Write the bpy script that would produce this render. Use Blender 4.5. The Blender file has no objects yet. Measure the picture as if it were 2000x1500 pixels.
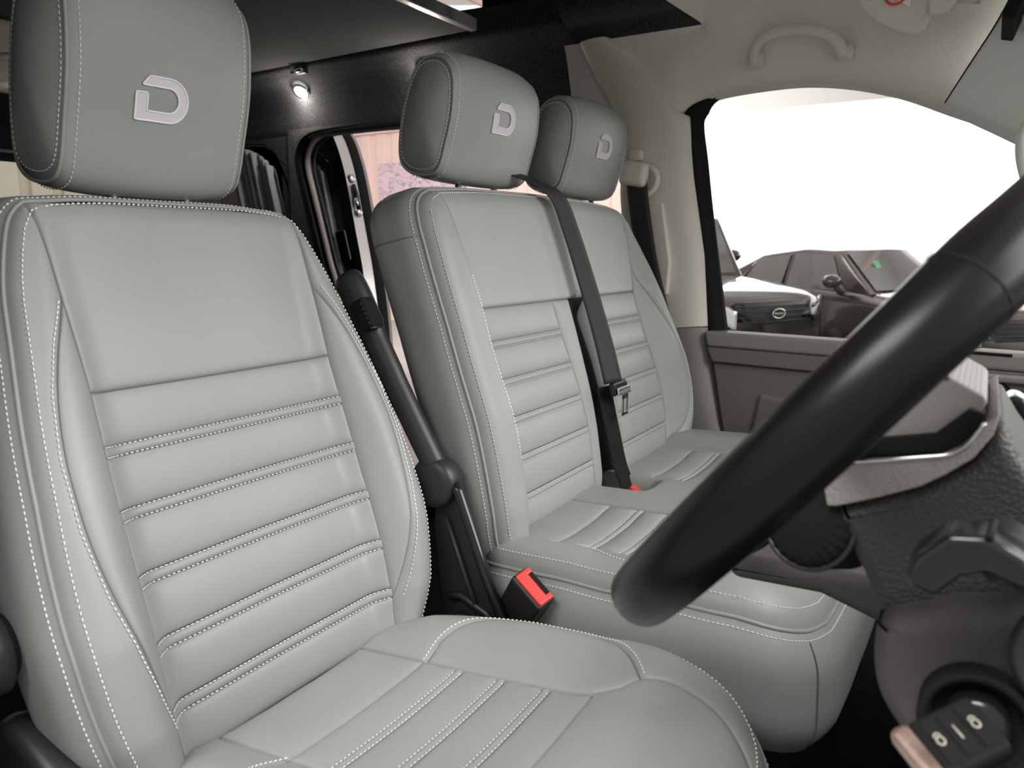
import bpy, bmesh, math, random
import numpy as np
from mathutils import Vector, Matrix
from mathutils.bvhtree import BVHTree
random.seed(4)
sin, cos, pi = math.sin, math.cos, math.pi
S = bpy.context.scene
COL = S.collection

# ------------------------------------------------------------------ camera
cd = bpy.data.cameras.new('camera'); cam = bpy.data.objects.new('camera', cd); COL.objects.link(cam)
cd.sensor_width = 36; cd.lens = 27.0; cd.clip_start = .02; cd.clip_end = 80
cam.location = (0, 0, .9)
cam.rotation_euler = (math.radians(90-9.87), 0, math.radians(31.55))
cd.dof.use_dof = True; cd.dof.focus_distance = 1.15; cd.dof.aperture_fstop = 9
S.camera = cam

# ------------------------------------------------------------------ world, lights, exposure
W = bpy.data.worlds.new('showroom_ambient'); S.world = W; W.use_nodes = True
bg = W.node_tree.nodes['Background']
bg.inputs[0].default_value = (1, .985, .96, 1); bg.inputs[1].default_value = .62
def area(name, loc, target, sx, sy, power, col=(1, 1, 1)):
    l = bpy.data.lights.new(name, 'AREA'); l.shape = 'RECTANGLE'; l.size = sx; l.size_y = sy
    l.energy = power; l.color = col
    o = bpy.data.objects.new(name, l); COL.objects.link(o); o.location = loc
    o.rotation_euler = (Vector(target)-Vector(loc)).to_track_quat('-Z', 'Y').to_euler()
    return o
area('showroom_front_light', (2.8, 1.35, 2.7), (-.5, 1.0, .7), 3.0, 2.6, 190, (1, .99, .97))
area('showroom_ceiling_light', (-.35, -1.5, 3.3), (-.35, .5, .5), 1.8, 1.0, 110, (1, .985, .96))
area('hall_fill_light', (-7.0, 8.0, 3.9), (-8.5, 11.0, .5), 9, 4, 620, (1, .97, .95))  # fill lamp added to brighten the pink wall and the hall outside
S.view_settings.view_transform = 'Standard'; S.view_settings.look = 'None'
S.view_settings.gamma = 1; S.view_settings.use_curve_mapping = False
S.view_settings.exposure = 0.18

# ------------------------------------------------------------------ materials
MATS = {}
def mat(name, col, rough=.5, metal=0, bump=None, spec=.5, emit=None, var=None, coat=0, sheen=0):
    m = bpy.data.materials.new(name); m.use_nodes = True; MATS[name] = m
    nt = m.node_tree; b = nt.nodes['Principled BSDF']
    b.inputs['Base Color'].default_value = (*col, 1); b.inputs['Roughness'].default_value = rough
    b.inputs['Metallic'].default_value = metal; b.inputs['Specular IOR Level'].default_value = spec
    b.inputs['Coat Weight'].default_value = coat
    if sheen: b.inputs['Sheen Weight'].default_value = sheen
    if emit:
        b.inputs['Emission Color'].default_value = (*emit[0], 1); b.inputs['Emission Strength'].default_value = emit[1]
    tc = None
    if bump or var:
        tc = nt.nodes.new('ShaderNodeTexCoord')
    if bump:
        kind, scale, strength, dist = bump
        if kind == 'voronoi':
            t = nt.nodes.new('ShaderNodeTexVoronoi'); t.inputs['Scale'].default_value = scale; out = t.outputs['Distance']
        elif kind == 'wave':
            t = nt.nodes.new('ShaderNodeTexWave'); t.inputs['Scale'].default_value = scale; t.bands_direction = 'Z'; out = t.outputs['Fac']
        else:
            t = nt.nodes.new('ShaderNodeTexNoise'); t.inputs['Scale'].default_value = scale
            t.inputs['Detail'].default_value = 4; out = t.outputs['Fac']
        nt.links.new(tc.outputs['Object'], t.inputs['Vector'])
        bp = nt.nodes.new('ShaderNodeBump'); bp.inputs['Strength'].default_value = strength; bp.inputs['Distance'].default_value = dist
        nt.links.new(out, bp.inputs['Height']); nt.links.new(bp.outputs['Normal'], b.inputs['Normal'])
    if var:
        scale, amount, detail = var
        n = nt.nodes.new('ShaderNodeTexNoise'); n.inputs['Scale'].default_value = scale; n.inputs['Detail'].default_value = detail
        nt.links.new(tc.outputs['Object'], n.inputs['Vector'])
        r = nt.nodes.new('ShaderNodeValToRGB')
        r.color_ramp.elements[0].position = .3; r.color_ramp.elements[1].position = .7
        r.color_ramp.elements[0].color = (*[c*(1-amount) for c in col], 1)
        r.color_ramp.elements[1].color = (*[min(1, c*(1+amount)) for c in col], 1)
        nt.links.new(n.outputs['Fac'], r.inputs['Fac']); nt.links.new(r.outputs['Color'], b.inputs['Base Color'])
    return m
LEATHER = mat('grey_leather', (.305, .318, .305), .46, bump=('voronoi', 900, .16, .0006), spec=.4, var=(9, .03, 3))
THREAD = mat('white_thread', (.78, .77, .74), .7)
FELT = mat('black_felt', (.038, .037, .039), .95, bump=('noise', 320, 1.0, .004), spec=.1, var=(260, .8, 3), sheen=.25)
HEADL = mat('headliner_fabric', (.80, .765, .705), .95, bump=('noise', 900, .35, .001), spec=.1, var=(500, .06, 2))
TRIMB = mat('beige_trim_plastic', (.74, .69, .62), .55, bump=('noise', 1500, .1, .0004))
APIL = mat('pale_pillar_plastic', (.80, .80, .76), .6, bump=('noise', 1200, .1, .0004))
VISOR = mat('visor_vinyl', (.68, .65, .57), .6, bump=('noise', 900, .12, .0004))
GREYP = mat('grey_door_plastic', (.18, .165, .15), .55, bump=('noise', 900, .25, .0005))
GREYP2 = mat('grey_pillar_plastic', (.27, .255, .23), .5, bump=('noise', 900, .2, .0005))
BLACK = mat('black_plastic', (.020, .020, .021), .42)
BLACKG = mat('black_gloss', (.010, .010, .011), .18)
BLACKM = mat('black_matte', (.010, .010, .010), .8, spec=.2)
RIM = mat('smooth_black_wheel_leather', (.006, .005, .006), .30, bump=('noise', 1300, .06, .0004), spec=.22)
DASHG = mat('grained_dash_plastic', (.035, .033, .031), .5, bump=('voronoi', 420, .55, .0015))
DASHL = mat('pale_grained_lip', (.30, .28, .262), .5, bump=('voronoi', 420, .5, .0012))
DASHR = mat('ridged_lid_plastic', (.24, .225, .215), .5, bump=('wave', 210, .25, .0006))
SHROUD = mat('column_shroud_plastic', (.068, .061, .063), .6, bump=('noise', 900, .25, .0005))
CHROME = mat('chrome', (.75, .75, .74), .15, metal=1)
STEEL = mat('brushed_steel', (.55, .55, .54), .35, metal=1)
ALU = mat('aluminium_trim', (.72, .70, .68), .35, metal=.8)
WEB = mat('black_belt_webbing', (.02, .02, .021), .6, bump=('wave', 160, .5, .0006))
RED = mat('red_release_button', (.75, .045, .04), .4, emit=None)
EMB = mat('lilac_embroidery', (.70, .66, .72), .7, bump=('noise', 1600, .6, .001))
EMBW = mat('white_satin_border', (.88, .86, .88), .6)
CURT = mat('grey_curtain', (.46, .47, .49), .85, bump=('noise', 1200, .2, .0004))
CARPET = mat('black_floor_mat', (.010, .011, .012), .95, bump=('noise', 600, .9, .003), spec=.1)
SEAL = mat('pink_grey_rubber_seal', (.42, .36, .35), .6)
PAINT = mat('silver_door_paint', (.62, .60, .59), .22, metal=.35, coat=.6)
PINKW = mat('pink_cladding', (.80, .60, .54), .6, emit=None)
CREAM = mat('cream_cladding', (.62, .58, .47), .7)
WHITEW = mat('white_wall', (.85, .85, .83), .8)
CONC = mat('grey_showroom_floor', (.38, .37, .36), .35, var=(2, .1, 4))
GLOW = mat('glowing_white_wall', (.9, .9, .9), .8, emit=((1, 1, .985), 2.6))  # emission added so the far wall blows out to white
CARP = mat('brown_black_car_paint', (.045, .034, .032), .18, coat=1.0, metal=.2)
CARB = mat('black_car_paint', (.035, .028, .026), .16, coat=1.0)
CARG = mat('car_trim_black', (.02, .02, .02), .4)
LENS = mat('headlight_lens', (.75, .76, .78), .08, coat=1.0)
TYRE = mat('tyre_rubber', (.02, .02, .02), .8)
GREEN = mat('green_sticker', (.18, .55, .28), .6)
YELL = mat('yellow_sticker', (.80, .78, .12), .6)
PAPER = mat('white_paper', (.8, .85, .83), .7)
FOBP = mat('worn_rosy_metal', (.62, .44, .38), .22, metal=.8, var=(60, .45, 3))
SYM = mat('pale_symbol_print', (.42, .40, .33), .6)
SYMD = mat('grey_symbol_print', (.30, .28, .26), .6)
LAMP = mat('lit_led_lens', (1, 1, 1), .4, emit=((1, .97, .9), 30))
def glass(name, tint, mixf):
    m = bpy.data.materials.new(name); m.use_nodes = True; nt = m.node_tree
    nt.nodes.clear()
    o = nt.nodes.new('ShaderNodeOutputMaterial'); mx = nt.nodes.new('ShaderNodeMixShader')
    t = nt.nodes.new('ShaderNodeBsdfTransparent'); g = nt.nodes.new('ShaderNodeBsdfGlossy'); f = nt.nodes.new('ShaderNodeFresnel')
    t.inputs[0].default_value = (*tint, 1); g.inputs['Roughness'].default_value = .02; f.inputs[0].default_value = mixf
    nt.links.new(f.outputs[0], mx.inputs[0]); nt.links.new(t.outputs[0], mx.inputs[1]); nt.links.new(g.outputs[0], mx.inputs[2])
    nt.links.new(mx.outputs[0], o.inputs[0]); return m
PANE = glass('clear_window_glass', (.95, .96, .95), 1.35)
CARGLASS = glass('dark_car_glass', (.03, .03, .03), 1.3)
# printed canvas: pale ground with dark branches, procedural
def canvas_mat():
    m = bpy.data.materials.new('branch_print_canvas'); m.use_nodes = True; nt = m.node_tree; b = nt.nodes['Principled BSDF']
    tc = nt.nodes.new('ShaderNodeTexCoord'); n = nt.nodes.new('ShaderNodeTexNoise'); n.inputs['Scale'].default_value = 3.2; n.inputs['Detail'].default_value = 7
    n.inputs['Distortion'].default_value = 1.8
    r = nt.nodes.new('ShaderNodeValToRGB'); e = r.color_ramp.elements
    e[0].position = .40; e[0].color = (.70, .52, .55, 1); e[1].position = .60; e[1].color = (.62, .48, .56, 1)
    for p, c in ((.47, (.66, .5, .55, 1)), (.5, (.22, .17, .2, 1)), (.53, (.64, .49, .55, 1))):
        k = r.color_ramp.elements.new(p); k.color = c
    nt.links.new(tc.outputs['Object'], n.inputs['Vector']); nt.links.new(n.outputs['Fac'], r.inputs['Fac'])
    nt.links.new(r.outputs['Color'], b.inputs['Base Color']); b.inputs['Roughness'].default_value = .8
    return m
CANVAS = canvas_mat()

# ------------------------------------------------------------------ helpers
def tag(o, label=None, cat=None, group=None, kind=None):
    if label: o['label'] = label
    if cat: o['category'] = cat
    if group: o['group'] = group
    if kind: o['kind'] = kind
    return o
def par(o, p):
    if p is not None:
        o.parent = p
        o.matrix_parent_inverse = Matrix.Identity(4)
        l = Vector((0, 0, 0)); q = p
        while q is not None: l += Vector(q.location); q = q.parent
        o.location = -l
def mk(name, v, f, m, parent=None, smooth=True):
    me = bpy.data.meshes.new(name); me.from_pydata([tuple(map(float, p)) for p in v], [], [tuple(map(int, q)) for q in f]); me.update()
    if smooth:
        me.polygons.foreach_set('use_smooth', [True]*len(me.polygons))
    me.materials.append(m)
    o = bpy.data.objects.new(name, me); COL.objects.link(o); par(o, parent)
    return o
def empty(name, loc, label, cat, group=None):
    o = bpy.data.objects.new(name, None); COL.objects.link(o); o.location = loc; o.empty_display_size = .05
    return tag(o, label, cat, group)
class MB:
    def __init__(s): s.v = []; s.f = []
    def add(s, v, f):
        n = len(s.v); s.v += [tuple(p) for p in v]; s.f += [tuple(i+n for i in q) for q in f]; return s
    def grid(s, g, closed_u=False, closed_v=False):
        nu = len(g); nv = len(g[0]); v = [p for r in g for p in r]; f = []
        for i in range(nu if closed_u else nu-1):
            for j in range(nv if closed_v else nv-1):
                a = i*nv+j; b = i*nv+(j+1) % nv; c = ((i+1) % nu)*nv+(j+1) % nv; d = ((i+1) % nu)*nv+j
                f.append((a, b, c, d))
        return s.add(v, f)
    def build(s, name, m, parent=None, smooth=True): return mk(name, s.v, s.f, m, parent, smooth)
def cr(pts, n, closed=False):
    """Catmull-Rom resample"""
    P = [np.array(p, float) for p in pts]; k = len(P); out = []
    segs = k if closed else k-1
    for i in range(segs):
        if closed: a, b, c, d = P[(i-1) % k], P[i], P[(i+1) % k], P[(i+2) % k]
        else: a, b, c, d = P[max(i-1, 0)], P[i], P[i+1], P[min(i+2, k-1)]
        for j in range(n):
            t = j/n
            out.append(.5*((2*b)+(-a+c)*t+(2*a-5*b+4*c-d)*t*t+(-a+3*b-3*c+d)*t**3))
    if not closed: out.append(P[-1])
    return out
def resample(pts, n, closed=False):
    P = np.array(pts, float)
    if closed: P = np.vstack([P, P[:1]])
    d = np.r_[0, np.cumsum(np.linalg.norm(np.diff(P, axis=0), axis=1))]
    t = np.linspace(0, d[-1], n+1 if closed else n)
    if closed: t = t[:-1]
    return np.stack([np.interp(t, d, P[:, k]) for k in range(P.shape[1])], 1)
def tube_geo(pts, r, n=10, closed=False, caps=True, sq=1.0, up=(0, 0, 1)):
    P = [Vector(p) for p in pts]; k = len(P); g = []
    rr = r if hasattr(r, '__len__') else [r]*k
    ref = None
    for i in range(k):
        t = (P[(i+1) % k]-P[i-1]) if closed else (P[min(i+1, k-1)]-P[max(i-1, 0)])
        t.normalize()
        if ref is None:
            u = Vector(up); 
            if abs(u.dot(t)) > .95: u = Vector((1, 0, 0))
            ref = u
        a = ref-t*ref.dot(t); a.normalize(); b = t.cross(a); ref = a
        g.append([P[i]+(a*cos(2*pi*j/n)+b*sin(2*pi*j/n)*sq)*rr[i] for j in range(n)])
    mb = MB().grid(g, closed_u=closed, closed_v=True)
    if not closed and caps:
        m = len(mb.v); mb.f.append(tuple(range(n-1, -1, -1))); mb.f.append(tuple(range(m-n, m)))
    return mb
def tube(name, pts, r, m, parent=None, **k):
    return tube_geo(pts, r, **k).build(name, m, parent)
def rbox(name, loc, size, m, parent=None, bevel=.004, rot=None, seg=3, taper=None):
    bm = bmesh.new(); bmesh.ops.create_cube(bm, size=1)
    for v in bm.verts:
        v.co = Vector((v.co.x*size[0], v.co.y*size[1], v.co.z*size[2]))
        if taper and v.co.z > 0: v.co.x *= taper; v.co.y *= taper
    if bevel: bmesh.ops.bevel(bm, geom=bm.edges[:], offset=bevel, segments=seg, affect='EDGES', profile=.5)
    M = Matrix.Translation(Vector(loc)) @ (rot.to_4x4() if rot is not None else Matrix.Identity(4))
    bmesh.ops.transform(bm, matrix=M, verts=bm.verts)
    me = bpy.data.meshes.new(name); bm.to_mesh(me); bm.free(); me.materials.append(m)
    me.polygons.foreach_set('use_smooth', [True]*len(me.polygons))
    o = bpy.data.objects.new(name, me); COL.objects.link(o); par(o, parent)
    ws = o.modifiers.new('wn', 'WEIGHTED_NORMAL'); ws.keep_sharp = False
    return o
def prism(name, poly, d0, d1, m, parent=None, axis='Y', bevel=.004, seg=3, fn=None):
    """poly: list of 2D points; extruded between d0 and d1 along axis. XZ for Y, XY for Z, YZ for X"""
    bm = bmesh.new()
    def p3(p, d):
        return {'Y': (p[0], d, p[1]), 'Z': (p[0], p[1], d), 'X': (d, p[0], p[1])}[axis]
    a = [bm.verts.new(p3(p, d0)) for p in poly]; b = [bm.verts.new(p3(p, d1)) for p in poly]
    n = len(poly)
    bm.faces.new(a); bm.faces.new(b[::-1])
    for i in range(n): bm.faces.new((a[i], b[i], b[(i+1) % n], a[(i+1) % n]))
    bmesh.ops.recalc_face_normals(bm, faces=bm.faces)
    if bevel:
        es = [e for e in bm.edges if e.calc_face_angle(0) > .6]
        bmesh.ops.bevel(bm, geom=es, offset=bevel, segments=seg, affect='EDGES', profile=.5)
    if fn:
        for v in bm.verts: v.co = Vector(fn(*v.co))
    me = bpy.data.meshes.new(name); bm.to_mesh(me); bm.free(); me.materials.append(m)
    me.polygons.foreach_set('use_smooth', [True]*len(me.polygons))
    o = bpy.data.objects.new(name, me); COL.objects.link(o); par(o, parent)
    o.modifiers.new('wn', 'WEIGHTED_NORMAL')
    return o
def lathe_geo(prof, c, axis, n=24, ref=None):
    ax = Vector(axis).normalized(); u = Vector(ref) if ref else Vector((0, 0, 1))
    if abs(u.dot(ax)) > .9: u = Vector((1, 0, 0))
    a = (u-ax*u.dot(ax)).normalized(); b = ax.cross(a); c = Vector(c)
    return MB().grid([[c+ax*h+(a*cos(2*pi*j/n)+b*sin(2*pi*j/n))*r for j in range(n)] for r, h in prof], closed_v=True)
def lathe(name, prof, c, axis, m, parent=None, n=24): return lathe_geo(prof, c, axis, n).build(name, m, parent)
def stitch_add(mb, pts, nrm, pitch=.0062, ln=.0042, w=.0007, lift=.0004):
    """pts polyline (N,3) with normals; adds little thread dashes"""
    P = np.array(pts, float); N = np.array(nrm, float)
    d = np.r_[0, np.cumsum(np.linalg.norm(np.diff(P, axis=0), axis=1))]
    if d[-1] < .01: return
    s = np.arange(pitch*.5, d[-1]-ln*.5, pitch)
    itp = lambda x, A: np.stack([np.interp(x, d, A[:, k]) for k in range(3)], 1)
    a = itp(s-ln/2, P); b = itp(s+ln/2, P); n = itp(s, N); n /= np.linalg.norm(n, axis=1)[:, None]+1e-9
    t = b-a; t /= np.linalg.norm(t, axis=1)[:, None]+1e-9; u = np.cross(n, t)
    for k in range(len(s)):
        A = a[k]+n[k]*lift; B = b[k]+n[k]*lift; C = (A+B)/2+n[k]*w*.6
        U = u[k]*w; H = n[k]*w
        v = [A-U*.6-H, A+U*.6-H, A+H*.2, C-U-H, C+U-H, C+U*.5+H, C-U*.5+H, B-U*.6-H, B+U*.6-H, B+H*.2]
        mb.add(v, [(0, 3, 6, 2), (2, 6, 5), (1, 2, 5, 4), (3, 7, 9, 6), (6, 9, 5), (4, 5, 9, 8)])

# ------------------------------------------------------------------ upholstered pad
def seg_dist(q, poly, closed):
    P = np.array(poly, float); A = P; B = np.roll(P, -1, 0)
    if not closed: A = P[:-1]; B = P[1:]
    best = np.full(q.shape[:-1], 1e9)
    for a, b in zip(A, B):
        ab = b-a; L = ab@ab
        if L < 1e-14: continue
        t = np.clip(((q-a)@ab)/L, 0, 1)
        d = np.linalg.norm(q-(a+t[..., None]*ab), axis=-1); best = np.minimum(best, d)
    return best
class Pad:
    def __init__(s, o, adir, ndir, outline, hfun, rr, gusset, T, bulge=.012, open_bottom=True):
        s.o = np.array([o[0], 0, o[1]]); s.a = np.array([adir[0], 0, adir[1]]); s.n = np.array([ndir[0], 0, ndir[1]])
        s.out = resample(outline, 150); s.hf = hfun; s.rr = rr; s.T = T; s.bulge = bulge
        s.open_bottom = open_bottom
    def W(s, y, v, h):
        y = np.asarray(y, float); v = np.asarray(v, float); h = np.asarray(h, float)
        w = s.o+v[..., None]*s.a+h[..., None]*s.n
        w[..., 1] += y
        return w
    def H(s, y, v):
        q = np.stack([y, v], -1); d = seg_dist(q, s.out, False)
        t = np.clip(1-d/s.rr, 0, 1)
        return s.hf(y, v)-s.rr*.8*(1-np.sqrt(np.clip(1-t*t, 0, 1)))
    def N(s, y, v, e=.002):
        y = np.asarray(y, float); v = np.asarray(v, float)
        py = (s.H(y+e, v)-s.H(y-e, v))/(2*e); pv = (s.H(y, v+e)-s.H(y, v-e))/(2*e)
        n = s.n-pv[..., None]*s.a; n[..., 1] -= py
        return n/np.linalg.norm(n, axis=-1)[..., None]
    def panel(s, name, L, R, parent, m=None, g=.0055, rho=.006, puff=.0, label=None):
        L = np.array(L, float); R = np.array(R, float)
        if L.ndim == 1: L = np.stack([L, L])
        if R.ndim == 1: R = np.stack([R, R])
        ln = max(np.linalg.norm(np.diff(L, axis=0), axis=1).sum(), np.linalg.norm(np.diff(R, axis=0), axis=1).sum())
        nt = int(min(90, max(8, ln/.005)))
        L2 = resample(L, nt+1); R2 = resample(R, nt+1)
        wd = np.linalg.norm(L2-R2, axis=1).max(); ns = int(min(70, max(6, wd/.005)))
        cl = lambda n: (lambda x: .18*x+.82*(.5-.5*np.cos(pi*x)))(np.linspace(0, 1, n+1))
        tt = cl(nt); ss = cl(ns)
        idx = tt*nt; Li = np.stack([np.interp(idx, np.arange(nt+1), L2[:, k]) for k in (0, 1)], 1)
        Ri = np.stack([np.interp(idx, np.arange(nt+1), R2[:, k]) for k in (0, 1)], 1)
        q = Li[:, None, :]*(1-ss)[None, :, None]+Ri[:, None, :]*ss[None, :, None]
        bd = np.vstack([L2, R2[::-1]])
        d = seg_dist(q, bd, True)
        y = q[..., 0]; v = q[..., 1]
        h = s.H(y, v)-g*.6*np.exp(-d/rho)-g*.75*np.exp(-d/.0011)
        if puff: h = h+puff*(1-np.exp(-d/.02))
        w = s.W(y, v, h)
        o = MB().grid([list(map(tuple, r)) for r in w]).build(name, m or LEATHER, parent)
        if label: o['label'] = label
        return o
    def line(s, pts, n=40, off=0, lift=0):
        p = resample(pts, n)
        if off:
            t = np.gradient(p, axis=0); t /= np.linalg.norm(t, axis=1)[:, None]+1e-9
            p = p+np.stack([-t[:, 1], t[:, 0]], 1)*off
        y, v = p[:, 0], p[:, 1]
        return s.W(y, v, s.H(y, v)+lift), s.N(y, v)
    def stitch(s, mb, pts, off=0, lift=-.0012, **k):
        P, N = s.line(pts, 60, off, lift); stitch_add(mb, P, N, **k)
    def onorm(s):
        t = np.gradient(s.out, axis=0); t /= np.linalg.norm(t, axis=1)[:, None]+1e-9
        return np.stack([-t[:, 1], t[:, 0]], 1)   # left of travel
    def gusset_pt(s, i, dep):
        p = s.out; n = s.onorm(); f = dep/s.T
        o = s.bulge*(1-(1-min(f/.35, 1))**2)-s.bulge*1.2*max(0, (f-.7)/.3)**2
        h = s.H(p[:, 0], p[:, 1])
        q = p[i]+n[i]*o
        return s.W(q[..., 0], q[..., 1], h[i]-dep)
    def gusset(s, name, i0, i1, parent, m=None, nd=14):
        i = np.arange(i0, i1+1)
        deps = s.T*np.linspace(0, 1, nd)**1.3
        rows = [s.gusset_pt(i, d-.004*np.exp(-d/.005)*0+.0) for d in deps]
        return MB().grid([list(map(tuple, r)) for r in rows]).build(name, m or LEATHER, parent)
    def gstitch(s, mb, dep, **k):
        i = np.arange(0, len(s.out)); P = s.gusset_pt(i, dep); n2 = s.onorm()
        N = np.zeros((len(i), 3)); N += n2[:, 1:2]*s.a; N[:, 1] += n2[:, 0]
        N = N+s.n*.2
        stitch_add(mb, P, N, lift=.0002, **k)
    def back(s, name, parent, m):
        i = np.arange(0, len(s.out)); P = s.gusset_pt(i, s.T)
        c = P.mean(0); v = [tuple(c)]+list(map(tuple, P)); n = len(P)
        return mk(name, v, [(0, k+1, (k+1) % n+1) for k in range(n)], m, parent)
    def padding(s, parent):
        cl_ = s.out[-1]+(s.out[0]-s.out[-1])*np.linspace(0, 1, 42)[1:-1, None]; loop = np.vstack([s.out, cl_]); c = loop.mean(0); g = []
        for rho in np.linspace(.02, .985, 26):
            p = c+(loop-c)*rho; g.append(list(map(tuple, s.W(p[:, 0], p[:, 1], s.H(p[:, 0], p[:, 1])-.0115))))
        return MB().grid(g, closed_v=True).build('padding', LEATHER, parent)
    def welt(s, name, parent, r=.0026, lift=.0002):
        p = s.out; w = s.W(p[:, 0], p[:, 1], s.H(p[:, 0], p[:, 1])+lift)
        return tube(name, w, r, LEATHER, parent, n=8)

# embroidered letter D (mm, pairs of outer/inner points along the stroke)
def emblem(bvh, centre, parent, updir=(0, 0, 1), scale=.001):
    pr = [((-22, 30), (-33, 17)), ((10, 30), (8, 17))]
    for k in range(1, 16):
        a = pi/2-pi*k/16; pr.append(((10+30*cos(a), 30*sin(a)), (8+17*cos(a), 17*sin(a))))
    pr += [((10, -30), (8, -17)), ((-41, -30), (-24, -17)), ((-41, 7), (-24, 7))]
    def hit(x, z, lift):
        o = Vector((centre[0]+.3, centre[1]+x*scale, centre[2]+z*scale))
        h = bvh.ray_cast(o, Vector((-1, 0, 0)))
        if h[0] is None: return Vector((centre[0], o.y, o.z))
        return h[0]+h[1]*lift*(1 if h[1].x > 0 else -1)
    mb = MB()
    g = []
    for k in range(len(pr)-1):
        (a, b), (c, d) = pr[k], pr[k+1]
        n = 1 if 1 <= k <= 16 else 6
        for j in range(n+(1 if k == len(pr)-2 else 0)):
            t = j/n; o = [a[i]+(c[i]-a[i])*t for i in (0, 1)]; q = [b[i]+(d[i]-b[i])*t for i in (0, 1)]
            g.append([hit(o[0]+(q[0]-o[0])*s, o[1]+(q[1]-o[1])*s, .0012) for s in (0, .25, .5, .75, 1)])
    mb.grid(g)
    o = mb.build('emblem_fill', EMB, parent); o['label'] = 'lilac embroidered letter D'
    ring = [p[0] for p in pr]+[p[1] for p in pr[::-1]]
    R = resample(ring, 130, True)
    tube('emblem_border', [hit(p[0], p[1], .0014) for p in R], .0011, EMBW, parent, n=6, closed=True)

def headrest(parent, c, hw, hz, dep, lean, posts=True, emb_off=(0, 0), es=.00085):
    prof = [(.42, -.86), (.5, -.35), (.5, .2), (.36, .78), (.05, 1.0), (-.33, .86), (-.5, .3), (-.5, -.4), (-.36, -.88), (0, -1.0)]
    pr = np.array(cr(prof, 7, True)); nP = len(pr)
    ca, sa = cos(lean), sin(lean)
    def pt(k, s, rho=1.0, yo=0):
        x, z = pr[k]*rho
        sx = 1-.05*s**2; X = x*dep*sx-.11*dep*s*s; Z = z*hz*(1-(.13 if z > 0 else .05)*s**4)
        # lean about Y
        return (c[0]+X*ca-Z*sa, c[1]+hw*s+yo, c[2]+X*sa+Z*ca)
    ss = np.sin(np.linspace(-pi/2, pi/2, 31)); ss = .55*ss+.45*np.linspace(-1, 1, 31)
    g = []
    for s in ss:
        e = max(0, (abs(s)-.9)/.1); sh = 1-.035*e*e
        g.append([pt(k, s, sh) for k in range(nP)])
    mb = MB().grid(g, closed_v=True)
    hd = mb.build('headrest', LEATHER, parent)
    bvh = BVHTree.FromPolygons([Vector(p) for p in mb.v], mb.f)
    st = MB()
    for sg in (-1, 1):
        rows = []
        for j in range(0, 13):
            rho = .965*(1-j/12); yo = sg*(.020*(1-(rho/.965)**2)-.002*math.exp(-(1-rho/.965)/.04))
            rows.append([pt(k, sg, rho, yo) for k in range(nP)])
        MB().grid(rows, closed_v=True).build('side_panel', LEATHER, hd)
        w = [pt(k, sg, .972, sg*.001) for k in range(nP)]
        tube('piping', w, .0024, LEATHER, hd, n=8, closed=True)
        cen = np.array(pt(0, sg, 0))
        for (rho, s2, yo) in ((.885, sg, sg*(.020*(1-(.885/.965)**2)+.0004)), (1.004, sg*(1-.011/hw), 0)):
            P = np.array([pt(k % nP, s2, rho, yo) for k in range(nP+1)])
            if rho < .95: N = np.tile([0, sg, 0], (nP+1, 1)).astype(float)
            else: N = P-np.array(pt(0, s2, 0)); N[:, 1] = 0
            stitch_add(st, P, N, w=.00075, lift=.0006)
    tag(st.build('stitching', THREAD, hd), kind='stuff')
    emblem(bvh, (c[0]+dep*.5, c[1]+emb_off[0], c[2]+emb_off[1]), hd, scale=es)
    for sg in (-1, 1):
        b = Vector(pt(int(nP*.93), sg*.42)); 
        tube('headrest_post', [(c[0]-.004, b.y, c[2]-hz*.8), (c[0]+sa*.08, b.y, c[2]-hz-.10)], .006, STEEL, hd, n=12)
    return hd

sst = lambda a, b, x: (lambda t: t*t*(3-2*t))(np.clip((x-a)/(b-a), 0, 1))
ip = lambda x, xs, ys: np.interp(x, xs, ys)
def mirror(c, pts): return [(2*c-y, v) for y, v in pts]

# ================================================================== SETTING: the van
FY = 2.0
def structure(o, label=None):
    o['kind'] = 'structure'
    if label: o['label'] = label
    return o
# cab floor
fl = MB().grid([[(x, y, 0) for y in np.linspace(.1, 2.06, 6)] for x in np.linspace(-3.1, .75, 6)])
structure(fl.build('floor', CARPET), 'black carpeted van floor')
prism('footwell_wall', [(.55, 0), (.72, .55), (.75, .55), (.75, 0)], .1, 2.05, BLACKM, None, bevel=0)['kind'] = 'structure'
structure(bpy.data.objects['footwell_wall']).name = 'wall_footwell'

# passenger side profile (Y as a function of z)
def Yp(z): return float(np.interp(z, [0, .37, .70, 1.25, 1.35, 1.45], [1.97, 1.965, 1.955, 1.925, 1.90, 1.85]))
# --- front headliner
zl_x = [-.98, -.80, -.72, -.69, -.66, -.60, -.50, -.40, -.30, -.20, -.10, -.02, .06]
zl_z = [1.25, 1.245, 1.235, 1.243, 1.262, 1.277, 1.285, 1.284, 1.268, 1.236, 1.192, 1.155, 1.115]
cz = cr(list(zip(zl_x, zl_z)), 5)
rows = []
for x, z in cz:
    r = []
    ctrl = [(1.955, z-.004), (1.925, z+.004), (1.905, z+.03), (1.89, z+.07)]
    topz = 1.455-.10*max(0, (x+.15)/.25)**2 if x > -.15 else 1.455
    full = [(1.855, max(z+.12, topz-.055)), (1.80, topz-.015), (1.70, topz), (1.2, topz+.01), (.7, topz+.005), (.2, topz-.03), (.11, topz-.12)]
    if x < -.60: ctrl2 = [(1.868, 1.385), (1.857, 1.408), (1.856, 1.411), (1.855, 1.413), (1.854, 1.415), (1.853, 1.416), (1.852, 1.417)]
    else: ctrl2 = full
    for y, zz in cr(ctrl+ctrl2, 4): r.append((x, y, zz))
    rows.append(r)
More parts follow.
